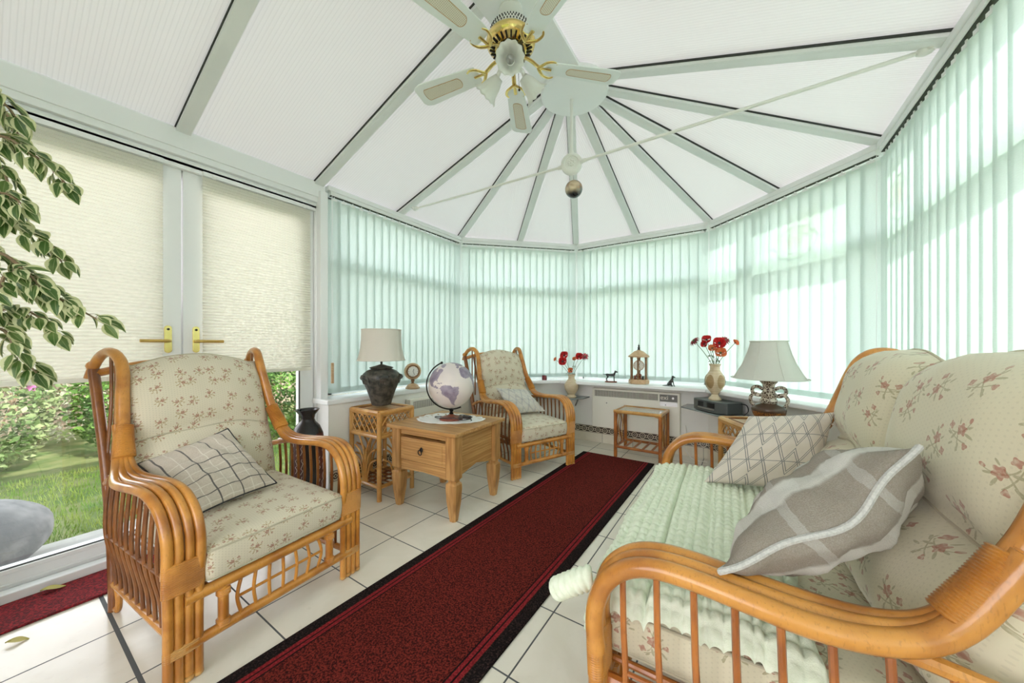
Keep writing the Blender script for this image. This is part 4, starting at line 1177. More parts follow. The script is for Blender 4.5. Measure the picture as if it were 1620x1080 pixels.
# ------------------------------------------------------------------ lattice lamp tables
def lattice_table(label, loc, rz, w=.39, d=.31, h=.625):
    t = thing('rattan_lamp_table', label, 'table', loc, rz, 'rattan lamp tables with lattice sides')
    hx, hy = w/2-.017, d/2-.017; L = 'rattan_l'
    for x in (-hx, hx):
        for y in (-hy, hy): rail('leg', [(x, y, 0), (x, y, h-.01)], .0165, L, t, n=12)
    for z, r in ((h-.018, .0185), (h-.185, .015), (.095, .014)):
        for s_ in (-1, 1):
            rail('rail', [(-hx, s_*hy, z), (hx, s_*hy, z)], r, L, t); rail('rail', [(s_*hx, -hy, z), (s_*hx, hy, z)], r, L, t)
    b = MB(); b.box((-hx, -hy, h-.026), (hx, hy, h-.010)); tp = b.build('table_top', L, t, smooth=False)
    b = MB(); q = .035
    for s_ in (-1, 1): b.tube([(-hx+q, s_*(hy-q), h-.008), (hx-q, s_*(hy-q), h-.008)], .004, 6); b.tube([(s_*(hx-q), -hy+q, h-.008), (s_*(hx-q), hy-q, h-.008)], .004, 6)
    b.build('inlay_line', 'rattan_d', tp)
    def lattice(A, wd):
        z0, z1 = h-.168, h-.038; b = MB(); n = 5; H_ = z1-z0
        for dr_ in (1, -1):
            for k in range(-3, n+1):
                x0 = -wd/2 + wd*k/n; pts = []
                xa, xb = (x0, x0 + H_*.8*1) if dr_ > 0 else (x0 + H_*.8, x0)
                za, zb = z0, z1
                def clip(xa, za, xb, zb):
                    lo, hi = -wd/2, wd/2
                    if max(xa, xb) < lo or min(xa, xb) > hi: return None
                    def at(xc): return za + (zb-za)*(xc-xa)/(xb-xa)
                    if xa < lo: za_, xa = at(lo), lo
                    elif xa > hi: za_, xa = at(hi), hi
                    else: za_ = za
                    if xb > hi: zb_, xb = at(hi), hi
                    elif xb < lo: zb_, xb = at(lo), lo
                    else: zb_ = zb
                    return xa, za_, xb, zb_
                c = clip(xa, za, xb, zb)
                if c and abs(c[0]-c[2]) > .01: b.tube([(c[0], .004*dr_, c[1]), (c[2], .004*dr_, c[3])], .0040, 6, 0, A)
        b.build('lattice_panel', 'rattan_l', t)
        b = MB()
        for zz in (z0, z1): b.tube([(-wd/2, 0, zz), (wd/2, 0, zz)], .006, 6, 0, A)
        for xx in (-wd/2, wd/2): b.tube([(xx, 0, z0), (xx, 0, z1)], .006, 6, 0, A)
        b.build('panel_frame', L, t)
        # fan of split canes below
        for sgn in (-1, 1):
            for k, (top, wd2) in enumerate(((.40, .30), (.33, .42), (.26, .46))):
                p = [(sgn*.008*(k+1), 0, .10), (sgn*.010*(k+1), 0, top-.10), (sgn*(.012 + wd*wd2*.35), 0, top-.02), (sgn*wd*wd2*.98, 0, top + (.02 if k else .05))]
                p = [tuple(A @ Vector(q_)) for q_ in p]
                rail('fan_cane', p, .0065, L, t, 5, 7)
    for s_ in (-1, 1):
        lattice(frame((0, s_*hy, 0), (1, 0, 0), (0, 1, 0), (0, 0, 1)), 2*hx-.036)
        lattice(frame((s_*hx, 0, 0), (0, 1, 0), (1, 0, 0), (0, 0, 1)), 2*hy-.036)
    for k in range(5): y = -hy + 2*hy*(k+1)/6; rail('shelf_cane', [(-hx, y, .10), (hx, y, .10)], .006, 'rattan_d', t, n=7)
    for k in range(4): x = -hx + 2*hx*(k+1)/5; rail('shelf_cane', [(x, -hy, .108), (x, hy, .108)], .006, 'rattan_d', t, n=7)
    return t
lattice_table('rattan lamp table with lattice sides under the dark urn lamp', (-2.250, 1.650, 0), 0, .36, .32)
lattice_table('rattan lamp table behind the sofa cushion, under the two-handled ceramic lamp', (.10, 2.70, 0), math.radians(28), .36, .33, .60)

# small glass-topped table
t = thing('glass_topped_table', 'small orange rattan table with glass top at the far end of the runner', 'table', (-.81, 3.538, .0), math.radians(-2))
hx, hy, h = .205, .155, .455
for x in (-hx, hx):
    for y in (-hy, hy): rail('leg', [(x, y, 0), (x, y, h-.012)], .0165, 'rattan_o', t, n=12)
for s_ in (-1, 1):
    rail('rail', [(-hx-.015, s_*hy, h-.015), (hx+.015, s_*hy, h-.015)], .0165, 'rattan_l', t); rail('rail', [(s_*hx, -hy, h-.015), (s_*hx, hy, h-.015)], .0165, 'rattan_l', t)
    rail('rail', [(-hx, s_*hy, .10), (hx, s_*hy, .10)], .013, 'rattan_o', t); rail('rail', [(s_*hx, -hy, .10), (s_*hx, hy, .10)], .013, 'rattan_o', t)
    for k in range(5):
        y0 = -hy + 2*hy*(k+1)/6; ph_ = k*1.7
        rail('wavy_cane', [(s_*hx, y0 + .012*math.sin(z*32+ph_), z) for z in [.10 + (h-.13)*q/16 for q in range(17)]], .0058, 'rattan_l' if k % 2 else 'rattan_d', t, 1, 7)
    rail('corner_brace', [(s_*hx, -hy-.001, h-.07), (s_*(hx-.012), -hy-.001, h-.04), (s_*(hx-.045), -hy-.001, h-.03)], .005, 'rattan_l', t, 4, 7)
for k in range(4): x = -hx + 2*hx*(k+1)/5; rail('shelf_bar', [(x, -hy, .10), (x, hy, .10)], .010, 'rattan_o', t)
b = MB(); b.box((-hx+.014, -hy+.014, h-.012), (hx-.014, hy-.014, h-.006)); b.build('glass_top', 'tableglass', t, smooth=False)

# ------------------------------------------------------------------ lamps
t = thing('table_lamp', 'table lamp with a dark bronze urn base and linen drum shade', 'lamp', (-2.265, 1.655, .6315))
b = MB(); b.lathe([(.062, 0), (.070, .006), (.078, .04), (.105, .12), (.128, .175), (.136, .205), (.130, .235), (.105, .258), (.080, .268), (.074, .272), (.070, .278)], 48); bs = b.build('urn', 'urn', t)
b = MB(); b.lathe([(.060, .270), (.084, .276), (.086, .281), (.070, .287), (.045, .293), (.02, .302), (.006, .305)], 40); b.build('lid', 'urn', t)
b = MB()
for k in range(5):                                     # elephants walking round the shoulder, in relief
    a0 = k*2*PI/5 - .5
    def on(a, z, o=0):
        r_ = interp([(.12, .105), (.175, .128), (.205, .136), (.235, .130), (.26, .105)], z) + o
        return (r_*math.cos(a0+a), r_*math.sin(a0+a), z)
    b.tube([on(-.22, .205), on(-.08, .213), on(.1, .210), on(.2, .200)], [.016, .022, .021, .014], 8)
    b.tube(smoothpath([on(.2, .212), on(.33, .210), on(.42, .190), on(.44, .165)], 3), [.016, .015, .014, .012, .010, .009, .007, .006, .005, .004], 8)
    for q in (-.2, -.1, .08, .17): b.tube([on(q, .205), on(q, .165)], .0075, 7)
b.build('relief_elephants', 'urn', bs)
b = MB(); b.tube([(0, 0, .300), (0, 0, .36)], .008, 10); b.build('stem', 'dkmetal', t)
def lampshade(prof, n, mat, parent, ribs=0):
    b = MB(); b.lathe(prof, n); me = b.build('lamp_shade', mat, parent, ang=60, fix=False)
    # open ends
    import bmesh
    bm = bmesh.new(); bm.from_mesh(me.data)
    for f in [f for f in bm.faces if len(f.verts) > 4]: bm.faces.remove(f)
    bm.to_mesh(me.data); bm.free()
    m = me.modifiers.new('thickness', 'SOLIDIFY'); m.thickness = .0015
    for z, r in ((prof[0][1], prof[0][0]), (prof[-1][1], prof[-1][0])):
        g = MB(); g.tube([(r*math.cos(a), r*math.sin(a), z) for a in [2*PI*k/48 for k in range(48)]], .003, 6, closed=True); g.build('shade_trim', mat, me)
    return me
lampshade([(.172, .335), (.160, .37), (.149, .42), (.143, .49), (.141, .565)], 64, 'shade', t)
b = MB(); b.ball((0, 0, .42), (.03, .03, .045), 12); b.tube([(0, 0, .35), (0, 0, .39)], .014, 10); b.build('bulb', 'frost', t)

t = thing('table_lamp', 'table lamp with a two-handled mottled ceramic base and flared pale shade', 'lamp', (.150, 2.780, .604))
b = MB(); b.lathe([(.070, 0), (.074, .008), (.088, .035), (.092, .050)], 40); b.build('amber_foot', 'amber', t)
b = MB(); b.lathe([(.090, .048), (.094, .062), (.086, .082), (.06, .098), (.04, .104), (.034, .108)], 40); b.build('glazed_shoulder', 'bronzegl', t)
vw_ = math.atan2(-2.78, -.15) + PI/2
b = MB(); b.lathe([(.040, .098), (.050, .115), (.040, .135), (.046, .155), (.034, .175), (.030, .20), (.034, .222), (.046, .238), (.048, .244), (.04, .246)], 32, 0, RZ(0)); nk = b.build('neck', 'lampbase', t)
for s_ in (-1, 1):
    dx, dy = math.cos(vw_)*s_, math.sin(vw_)*s_
    p = [(.030, .188), (.055, .205), (.080, .200), (.088, .178), (.078, .158), (.056, .148), (.042, .150)]
    p2 = [(.044, .150), (.074, .158), (.094, .140), (.096, .110), (.084, .085), (.074, .078)]
    b = MB()
    for pp in (p, p2): b.tube(smoothpath([(q*dx, q*dy, z) for q, z in pp], 5), .0105, 9)
    b.build('handle', 'lampbase', t)
b = MB(); b.tube([(0, 0, .244), (0, 0, .31)], .007, 8); b.build('stem', 'brassd', t)
sh = lampshade([(.206, .262), (.180, .30), (.148, .36), (.124, .42), (.110, .468), (.102, .500)], 8, 'shade2', t)
sh.rotation_euler = (0, 0, .33)
b = MB()
for k in range(8):
    a = 2*PI*k/8; b.tube([(r*math.cos(a)*1.002, r*math.sin(a)*1.002, z) for r, z in [(.206, .262), (.180, .30), (.148, .36), (.124, .42), (.110, .468), (.102, .500)]], .002, 5)
b.build('seam_piping', 'shade2', sh)
b = MB(); b.ball((0, 0, .36), (.03, .03, .045), 12); b.build('bulb', 'frost', t)

# ------------------------------------------------------------------ clocks and ornaments on the window board
def dial(parent, r, M4, mat='dialw', rim=None, name='dial'):
    b = MB(); b.lathe([(0, 0), (r, 0), (r, .002), (0, .0022)], 36, 0, M4); d = b.build(name, mat, parent)
    b = MB()
    for k in range(12):
        a = PI/6*k; l = .16 if k % 3 == 0 else .09
        b.beam((M4 @ Vector((r*(.92-l)*math.cos(a), r*(.92-l)*math.sin(a), .0028))), (M4 @ Vector((r*.92*math.cos(a), r*.92*math.sin(a), .0028))), r*.055, .0006, 0, up=tuple((M4.to_3x3() @ Vector((0, 0, 1)))))
    b.build('hour_marks', 'black', d, smooth=False)
    for a, l, w in ((PI*.40, .5, .05), (PI*1.62, .72, .035)):
        b = MB(); b.beam(M4 @ Vector((0, 0, .0035)), M4 @ Vector((r*l*math.cos(a), r*l*math.sin(a), .0035)), r*w*1.6, .0008, 0, up=tuple((M4.to_3x3() @ Vector((0, 0, 1))))); b.build('hand', 'black', d, smooth=False)
    return d
def facing(x, y, z, yaw, pitch=0):
    """matrix whose +z looks along yaw in plan"""
    d = Vector((math.cos(yaw)*math.cos(pitch), math.sin(yaw)*math.cos(pitch), math.sin(pitch))); s_ = Vector((-math.sin(yaw), math.cos(yaw), 0)); return frame((x, y, z), s_, d.cross(s_), d)
cx_, cy_ = -2.475, 2.135
yaw = math.radians(-28)
t = thing('wooden_clock', 'small round turned-wood clock on a pedestal on the window board', 'clock', (cx_, cy_, .691))
b = MB(); b.lathe([(.062, 0), (.064, .010), (.054, .018), (.046, .034), (.030, .042), (.014, .048)], 32); b.build('base', 'lightwood', t)
b = MB(); b.lathe([(.016, .046), (.010, .058), (.018, .070), (.014, .078), (.022, .088)], 20); b.build('stem', 'midwood', t)
A = facing(0, 0, .155, yaw)
b = MB(); b.lathe([(0, -.035), (.055, -.035), (.070, -.022), (.076, .0), (.072, .012), (.060, .016), (.058, .010)], 40, 0, A); bd = b.build('case', 'lightwood', t)
b = MB(); b.lathe([(.046, .008), (.060, .012), (.056, .018), (.046, .016), (.046, .008)], 40, 0, A, cap=False); b.build('inner_ring', 'midwood', t)
dial(t, .046, A @ T3(0, 0, .012))

t = thing('candle', 'short dark red candle standing on the window board behind the farther armchair', 'candle', (-1.86, 3.50, .691))
b = MB(); b.lathe([(0, 0), (.027, 0), (.028, .004), (.028, .046), (.025, .052), (0, .049)], 28); b.build('wax', 'candle', t)
b = MB(); b.tube([(0, 0, .048), (.001, 0, .058)], .001, 5); b.build('wick', 'black', t)

# skin-modifier animals
def skin(name, nodes, edges, mat, parent, sub=2):
    me = bpy.data.meshes.new(name); me.from_pydata([n[0] for n in nodes], edges, []); o = bpy.data.objects.new(name, me); C.objects.link(o)
    me.materials.append(M[mat]); o.parent = parent
    sk = o.modifiers.new('skin', 'SKIN'); sk.use_smooth_shade = True
    if not me.skin_vertices: me.attributes.new  # layer is made by the modifier
    lay = me.skin_vertices[0].data if me.skin_vertices else None
    if lay:
        for i, n in enumerate(nodes): lay[i].radius = (n[1], n[1]*(n[2] if len(n) > 2 else 1)); lay[i].use_root = (i == 0)
    s_ = o.modifiers.new('sub', 'SUBSURF'); s_.levels = s_.render_levels = sub
    return o
def animal(name, limbs, mat, parent):
    b = MB()
    for pts, rad in limbs:
        P = smoothpath(pts, 4); n = len(P); k = len(rad)
        R = [interp([(i/(k-1), r) for i, r in enumerate(rad)], j/(n-1)) for j in range(n)]
        b.tube(P, R, 10)
        b.ball(P[0], R[0]*1.0, 10); b.ball(P[-1], R[-1]*1.0, 10)
    o = b.build(name, mat, parent, fix=True)
    m = o.modifiers.new('one_skin', 'REMESH'); m.mode = 'VOXEL'; m.voxel_size = .0016; m.use_smooth_shade = True
    s_ = o.modifiers.new('soften', 'SMOOTH'); s_.factor = .5; s_.iterations = 3
    return o
t = thing('dog_figurine', 'black standing dog figurine on a wooden plinth on the window board', 'figurine', (-1.15, 3.66, .691), math.radians(14))
b = MB(); b.lathe([(0, 0), (.058, 0), (.06, .004), (.056, .012), (0, .014)], 28, 0, Matrix.Diagonal((1.05, .5, 1, 1))); b.build('plinth', 'redwood', t)
z0 = .013
animal('dog_body', [
 ([(-.040, 0, z0+.066), (-.015, 0, z0+.064), (.015, 0, z0+.064), (.032, 0, z0+.070)], [.0135, .0125, .0155, .0135]),
 ([(.030, 0, z0+.072), (.040, 0, z0+.088), (.046, 0, z0+.100)], [.0115, .0095, .010]),
 ([(.044, 0, z0+.102), (.056, 0, z0+.098), (.067, 0, z0+.095)], [.0105, .0075, .0048]),
 ([(.040, .009, z0+.104), (.038, .0125, z0+.092)], [.0035, .0045]), ([(.040, -.009, z0+.104), (.038, -.0125, z0+.092)], [.0035, .0045]),
 ([(.030, .008, z0+.062), (.030, .009, z0+.035), (.031, .009, z0+.004), (.036, .009, z0+.002)], [.0075, .0048, .0038, .0042]),
 ([(.030, -.008, z0+.062), (.033, -.009, z0+.035), (.034, -.009, z0+.004), (.039, -.009, z0+.002)], [.0075, .0048, .0038, .0042]),
 ([(-.038, .009, z0+.062), (-.032, .010, z0+.042), (-.044, .010, z0+.024), (-.040, .010, z0+.003), (-.035, .010, z0+.002)], [.0105, .0075, .0042, .0038, .0042]),
 ([(-.038, -.009, z0+.062), (-.034, -.010, z0+.042), (-.047, -.010, z0+.024), (-.044, -.010, z0+.003), (-.039, -.010, z0+.002)], [.0105, .0075, .0042, .0038, .0042]),
 ([(-.048, 0, z0+.072), (-.066, 0, z0+.070), (-.085, 0, z0+.074)], [.0052, .0038, .0020])], 'blackres', t)
t = thing('dog_figurine', 'small black sitting dog figurine on the window board, no plinth', 'figurine', (-.560, 3.625, .691), math.radians(10))
animal('dog_body', [
 ([(-.018, 0, .018), (-.004, 0, .038), (.010, 0, .060), (.014, 0, .074)], [.017, .0155, .0125, .009]),
 ([(.013, 0, .076), (.016, 0, .088)], [.0085, .0105]), ([(.016, 0, .090), (.028, 0, .086), (.036, 0, .083)], [.0100, .0068, .0045]),
 ([(.012, .009, .093), (.010, .0115, .080)], [.003, .004]), ([(.012, -.009, .093), (.010, -.0115, .080)], [.003, .004]),
 ([(.014, .009, .056), (.022, .009, .028), (.027, .009, .004), (.034, .009, .003)], [.0075, .0048, .0038, .0040]),
 ([(.014, -.009, .056), (.022, -.009, .028), (.027, -.009, .004), (.034, -.009, .003)], [.0075, .0048, .0038, .0040]),
 ([(-.018, .014, .018), (.004, .017, .020), (.000, .017, .006), (.016, .017, .004)], [.012, .0085, .0055, .0042]),
 ([(-.018, -.014, .018), (.004, -.017, .020), (.000, -.017, .006), (.016, -.017, .004)], [.012, .0085, .0055, .0042]),
 ([(-.030, 0, .008), (-.050, 0, .005), (-.072, .004, .004)], [.006, .0042, .0025])], 'blackres', t)

t = thing('carriage_clock', 'tall turned-wood pavilion clock with open pillars in the middle of the window board', 'clock', (-.875, 3.70, .691), math.radians(8))
b = MB(); b.lathe([(0, 0), (.098, 0), (.102, .008), (.100, .036), (.094, .044), (0, .045)], 8); b.build('plinth', 'lightwood', t, smooth=False, bevel=.003)
for k in range(6):
    a = PI/6 + PI/3*k; b = MB(); b.lathe([(.010, .044), (.011, .06), (.008, .075), (.009, .16), (.008, .25), (.011, .262), (.010, .272)], 14, 0, T3(.080*math.cos(a), .080*math.sin(a), 0)); b.build('pillar', 'midwood', t)
b = MB(); b.lathe([(.102, .270), (.104, .282), (.092, .292), (.074, .305), (.045, .330), (.022, .338), (.014, .344)], 40); b.build('domed_roof', 'lightwood', t)
b = MB(); b.lathe([(.015, .342), (.010, .356), (.013, .366), (.006, .376), (.009, .386), (.003, .398), (.0, .412)], 16); b.build('finial', 'blackres', t)
yw = math.radians(-76)
A = facing(0, 0, .185, yw - math.radians(8))
b = MB(); b.lathe([(0, -.02), (.048, -.02), (.054, 0), (.050, .010), (.044, .012)], 36, 0, A); b.build('clock_case', 'lightwood', t)
dial(t, .046, A @ T3(0, 0, .014), 'dial')
b = MB(); b.lathe([(.012, .235), (.010, .272)], 12); b.lathe([(.006, .095), (.010, .115), (.007, .135)], 12); b.build('stem', 'midwood', t)
b = MB(); b.lathe([(.030, .044), (.034, .052), (.020, .066), (.030, .082), (.022, .098), (.010, .104)], 20); b.build('pedestal', 'redwood', t)
for a in (2.4, 4.1, 5.6):
    b = MB(); b.lathe([(.010, .045), (.014, .052), (.006, .062), (.012, .072), (.005, .080)], 12, 0, T3(.055*math.cos(a), .055*math.sin(a), 0)); b.build('skittle', 'redwood' if a < 5 else 'blackres', t)

# ------------------------------------------------------------------ heaters
def heater(name_label, p, q, z0, z1, logo):
    p = Vector((*p, 0)); q = Vector((*q, 0)); d = q-p; L = d.length; d.normalize(); n = Vector((d.y, -d.x, 0))
    t = thing('panel_heater', name_label, 'heater', ((p+q)/2), 0, 'cream wall heaters'); t.rotation_euler = (0, 0, math.atan2(d.y, d.x))
    # local: x along, -y into the room
    b = MB(); b.box((-L/2, -.07, z0), (L/2, -.004, z1)); bd = b.build('case', 'cream_pl', t, smooth=False, bevel=.006)
    gw = L - (.20 if logo else .06)
    b = MB(); b.box((-L/2+.03, -.0725, z1-.085), (-L/2+.03+gw-.03, -.069, z1-.022)); g = b.build('grille', 'grille', t, smooth=False)
    b = MB(); n_ = int(gw/.012)
    for k in range(n_):
        x = -L/2+.034 + (gw-.038)*k/(n_-1); b.box((x-.0022, -.0755, z1-.084), (x+.0022, -.0720, z1-.023))
    b.build('grille_bars', 'cream_pl', g, smooth=False)
    b = MB(); b.ball((-L/2+.165, -.070, z1-.155), (.006, .003, .006), 10); b.build('indicator', 'greyplate', t)
    if logo:
        b = MB(); b.box((L/2-.185, -.073, z1-.090), (L/2-.022, -.069, z1-.020)); b.build('control_panel', 'greyplate', t, smooth=False)
        b = MB(); b.box((L/2-.185, -.0735, z1-.135), (L/2-.022, -.069, z1-.093)); pl = b.build('control_flap', 'silver', t, smooth=False)
        b = MB(); b.ball((L/2-.13, -.074, z1-.122), (.005, .003, .006), 8); b.build('flap_catch', 'black', pl)
        ft = bpy.data.curves.new('lettering', 'FONT'); ft.body = 'exi'; ft.size = .062; ft.extrude = .0008
        fo = bpy.data.objects.new('lettering', ft); C.objects.link(fo)
        dg = bpy.context.evaluated_depsgraph_get(); me = bpy.data.meshes.new_from_object(fo.evaluated_get(dg)); bpy.data.objects.remove(fo)
        me.materials.clear(); me.materials.append(M['dial']); lo = bpy.data.objects.new('lettering', me); C.objects.link(lo); lo.parent = t
        lo.location = (L/2-.178, -.0738, z1-.070); lo.rotation_euler = (PI/2, 0, 0)
        b = MB(); b.lathe([(0, 0), (.011, 0), (.010, .008), (0, .009)], 20, 0, frame((L/2-.062, -.073, z1-.053), (1, 0, 0), (0, 0, 1), (0, -1, 0))); b.build('dial_knob', 'silver', t)
    return t
heater('cream panel heater under the window board behind the small glass-topped table', (-1.385, 3.80), (-.495, 3.80), .185, .612, True)
heater('cream panel heater on the left wall behind the globe', (-2.45, 2.03), (-2.45, 2.80), .185, .612, False)

# loose white cables on the skirting tiles under the heater
t = thing('white_cable', 'thin white cable hanging down from the heater onto the floor', 'cable', (-.46, 3.765, 0))
b = MB(); b.tube(smoothpath([(.01, .015, .30), (.02, 0, .20), (.0, -.02, .12), (.03, -.05, .05), (.09, -.09, .008), (.2, -.10, .006)], 6), .0035, 6); b.build('cord', 'cable', t)

# ------------------------------------------------------------------ corner shelves and what stands on them
def shelf(label, poly, z, brs):
    cx = sum(p[0] for p in poly)/len(poly); cy = sum(p[1] for p in poly)/len(poly)
    t = thing('corner_shelf', label, 'shelf', (cx, cy, z), 0, 'grey corner shelves below the window board')
    b = MB(); b.prism([(x-cx, y-cy) for x, y in poly], -.012, 0); b.build('shelf_board', 'shelf', t, smooth=False, bevel=.002)
    for p, q in brs:
        b = MB(); b.beam((p[0]-cx, p[1]-cy, -.013), (q[0]-cx, q[1]-cy, -.013), .018, .010); b.beam((p[0]-cx, p[1]-cy, -.015), (q[0]-cx, q[1]-cy, -.11), .012, .012); b.build('bracket', 'greyplate', t, smooth=False)
    return t
shelf('grey corner shelf left of the middle heater, holding the poppy vase', [(-1.435, 3.795), (-1.44, 3.62), (-1.56, 3.44), (-1.74, 3.42), (-1.90, 3.42), (-1.97, 3.44), (-1.62, 3.795)], .505, [((-1.50, 3.60), (-1.60, 3.77))])
shelf('grey corner shelf right of the middle heater, holding the compact stereo', [(-.44, 3.795), (-.47, 3.60), (-.20, 3.33), (.02, 3.08), (.20, 3.00), (.42, 3.10), (-.262, 3.795)], .510, [((-.02, 3.18), (.14, 3.36))])

t = thing('stereo', 'compact graphite stereo unit with a curved front under the taller poppy vase', 'stereo', (-.170, 3.46, .511), math.radians(-40.5))
def arcp(w, d, bow, n=10): return [(w/2, d/2), (-w/2, d/2)] + [(-w/2 + w*k/n, -d/2 - bow*(1-(2*k/n-1)**2)) for k in range(n+1)]
b = MB(); b.prism(arcp(.345, .16, .03), .006, .098); b.build('case', 'hifi', t, smooth=False, bevel=.004)
b = MB(); b.prism(arcp(.340, .155, .029), .098, .102); b.build('lid', 'hifiside', t, smooth=False)
b = MB(); b.prism([(x, y) for x, y in [(-.10, -.098), (.075, -.108), (.075, -.113), (-.10, -.106)]], .045, .086); b.build('display', 'black', t, smooth=False)
b = MB(); b.prism([(x, y) for x, y in [(-.10, -.100), (.075, -.110), (.075, -.115), (-.10, -.108)]], .028, .040); b.build('disc_slot', 'silver', t, smooth=False)
b = MB(); b.tube(smoothpath([(.16, .06, .09), (.215, .07, .085), (.24, .055, .04), (.22, .03, .004)], 5), .004, 7); b.build('lead', 'black', t)
for x in (-.14, .14):
    b = MB(); b.lathe([(.012, 0), (.012, .007)], 12, 0, T3(x, 0, 0)); b.build('rubber_foot', 'black', t)
t = thing('plug_adaptor', 'small white plug adaptor beside the ceramic lamp', 'adaptor', (.155, 3.145, .511), .3)
b = MB(); b.box((-.045, -.02, 0), (.045, .02, .022)); b.build('case', 'cable', t, smooth=False, bevel=.004)
t = thing('slate_block', 'flat dark wooden block on the corner shelf behind the far armchair', 'block', (-1.80, 3.475, .506), math.radians(40))
b = MB(); b.box((-.07, -.022, 0), (.07, .022, .018)); b.build('block', 'midwood', t, smooth=False, bevel=.006)
t = thing('pebble', 'small grey pebble on the corner shelf by the shorter poppy vase', 'pebble', (-1.655, 3.55, .506))
b = MB(); b.ball((0, 0, .013), (.020, .014, .013), 14); b.build('pebble', 'greyplate', t)

# ------------------------------------------------------------------ vases of silk poppies
def flower(kind, p, d, r, parent, k0):
    """a many-petalled bloom centred at p, looking along d"""
    d = Vector(d).normalized(); s_ = d.orthogonal().normalized(); w = d.cross(s_); rr = random.Random(k0)
    A = frame(p, s_, w, d); b = MB()
    if kind == 'daisy':
        n = 13
        for k in range(n):
            a = 2*PI*k/n + rr.uniform(-.1, .1); P = []
            for i in range(5):
                q = i/4; wd = .16*r*math.sin(PI*min(.97, q*.9+.08)); zz = r*(.35*q - .25*q*q*2.0)
                P.append([(q*r*math.cos(a) - j*wd*math.sin(a), q*r*math.sin(a) + j*wd*math.cos(a), zz + abs(j)*.05*r) for j in (-1, 0, 1)])
            b.grid(P, None, 0, A)
        mat = 'poppyd'
    else:
        for ring, n, open_ in ((0, 4, 1.0), (1, 4, .62)):
            for k in range(n):
                a = 2*PI*k/n + ring*.8 + rr.uniform(-.12, .12); P = []
                for i in range(6):
                    q = i/5; row = []
                    for j in range(-3, 4):
                        aa = a + j*.26*(.35 + .65*q)*1.15; R = r*q*open_*(1 - .05*abs(j)) ; zz = r*((.75 if ring else .45)*q**1.7 + .05*math.sin(j*2.1+k))
                        row.append((R*math.cos(aa), R*math.sin(aa), zz*(.9 if kind == 'red' else 1.1)))
                    P.append(row)
                b.grid(P, None, 0, A)
        mat = 'poppy' if kind == 'red' else 'poppyo'
    f = b.build('flower', mat, parent, ang=80)
    g = MB(); g.ball((0, 0, r*.22), (r*.20, r*.20, r*.16), 10, 0, A); g.build('flower_centre', 'blackres' if kind == 'red' else 'stemg', f)
    return f
def bouquet(t, zt, blooms, leaves, seed):
    for k, (kind, p, d, r) in enumerate(blooms):
        p = Vector(p); base = Vector((p.x*.12, p.y*.12, zt-.03)); mid_ = Vector((p.x*.55, p.y*.55, zt + (p.z-zt)*.55))
        b = MB(); b.tube(smoothpath([base, Vector((p.x*.2, p.y*.2, zt+.02)), mid_, p], 5), .0022, 6); b.build('stem', 'stemg', t)
        flower(kind, p, d, r, t, seed+k)
    rr = random.Random(seed)
    for k in range(leaves):
        a = rr.uniform(0, 2*PI); h_ = zt + rr.uniform(.0, .11); rad = rr.uniform(.018, .05); P = []; l = rr.uniform(.035, .06)
        o = Vector((rad*.5*math.cos(a), rad*.5*math.sin(a), h_))
        for i in range(6):
            q = i/5; wd = l*.24*math.sin(PI*min(.98, q+.03)); P.append([tuple(o + Vector((math.cos(a)*l*q - j*wd*math.sin(a), math.sin(a)*l*q + j*wd*math.cos(a), l*(.5*q-.6*q*q) + abs(j)*.003))) for j in (-1, 0, 1)])
        b = MB(); b.grid(P); b.build('leaf', 'leafg', t, ang=80)
rx = Vector((.836, .549, 0)); fw = Vector((-.549, .836, 0))     # in the plane of the window board, seen square on
def VP_(dx, z, dep=0): v = rx*dx + fw*dep; return (v.x, v.y, z)
cam_d_ = (.45, -.85, .25)
t = thing('flower_vase', 'shorter bulbous turned-wood vase of poppies on the left corner shelf', 'vase', (-1.565, 3.58, .506))
b = MB(); b.lathe([(.048, 0), (.052, .010), (.046, .022), (.036, .034), (.046, .050), (.068, .085), (.078, .120), (.074, .150), (.056, .182), (.036, .205), (.033, .228), (.040, .248), (.043, .256), (.030, .256)], 40); b.build('vase', 'vasew', t)
bouquet(t, .25, [('red', VP_(-.078, .462), (.1, -.9, .45), .050), ('red', VP_(-.098, .400, -.02), (.2, -.95, .25), .050), ('orange', VP_(-.172, .420), (-.5, -.7, .4), .026),
                 ('orange', VP_(.035, .425), (.1, -.8, .5), .026), ('red', VP_(.085, .452), (.3, -.9, .3), .044), ('daisy', VP_(.145, .455, -.02), (.5, -.75, .35), .046), ('orange', VP_(-.012, .302, -.03), (0, -1, .2), .032)], 9, 21)
t = thing('flower_vase', 'taller carved ash vase of poppies standing on the stereo', 'vase', (-.185, 3.435, .614))
b = MB(); b.lathe([(.046, 0), (.050, .010), (.046, .020), (.030, .034), (.026, .050), (.034, .066), (.056, .095), (.072, .130), (.076, .165), (.070, .200), (.052, .232), (.038, .256), (.037, .285), (.044, .300), (.046, .308), (.034, .308)], 40); vs_ = b.build('vase', 'vasew', t)
for k in range(5):
    a = math.radians(-66) + 2*PI*k/5 + .35; b = MB(); P = []
    for i in range(13):
        row = []
        for j in range(9):
            uu, vv = (i/6-1), (j/4-1); q = math.hypot(uu, vv); sc = max(abs(uu), abs(vv))/q if q > 0 else 1
            ux, vz = uu*sc, vv*sc; z = .160 + vz*.058; r_ = interp([(.095, .056), (.13, .072), (.165, .076), (.20, .070), (.232, .052)], z) + .0025 + .0005*0
            row.append((r_*math.cos(a + ux*.46), r_*math.sin(a + ux*.46), z))
        P.append(row)
    b.grid(P); b.build('oval_panel', 'vasep', vs_, ang=80)
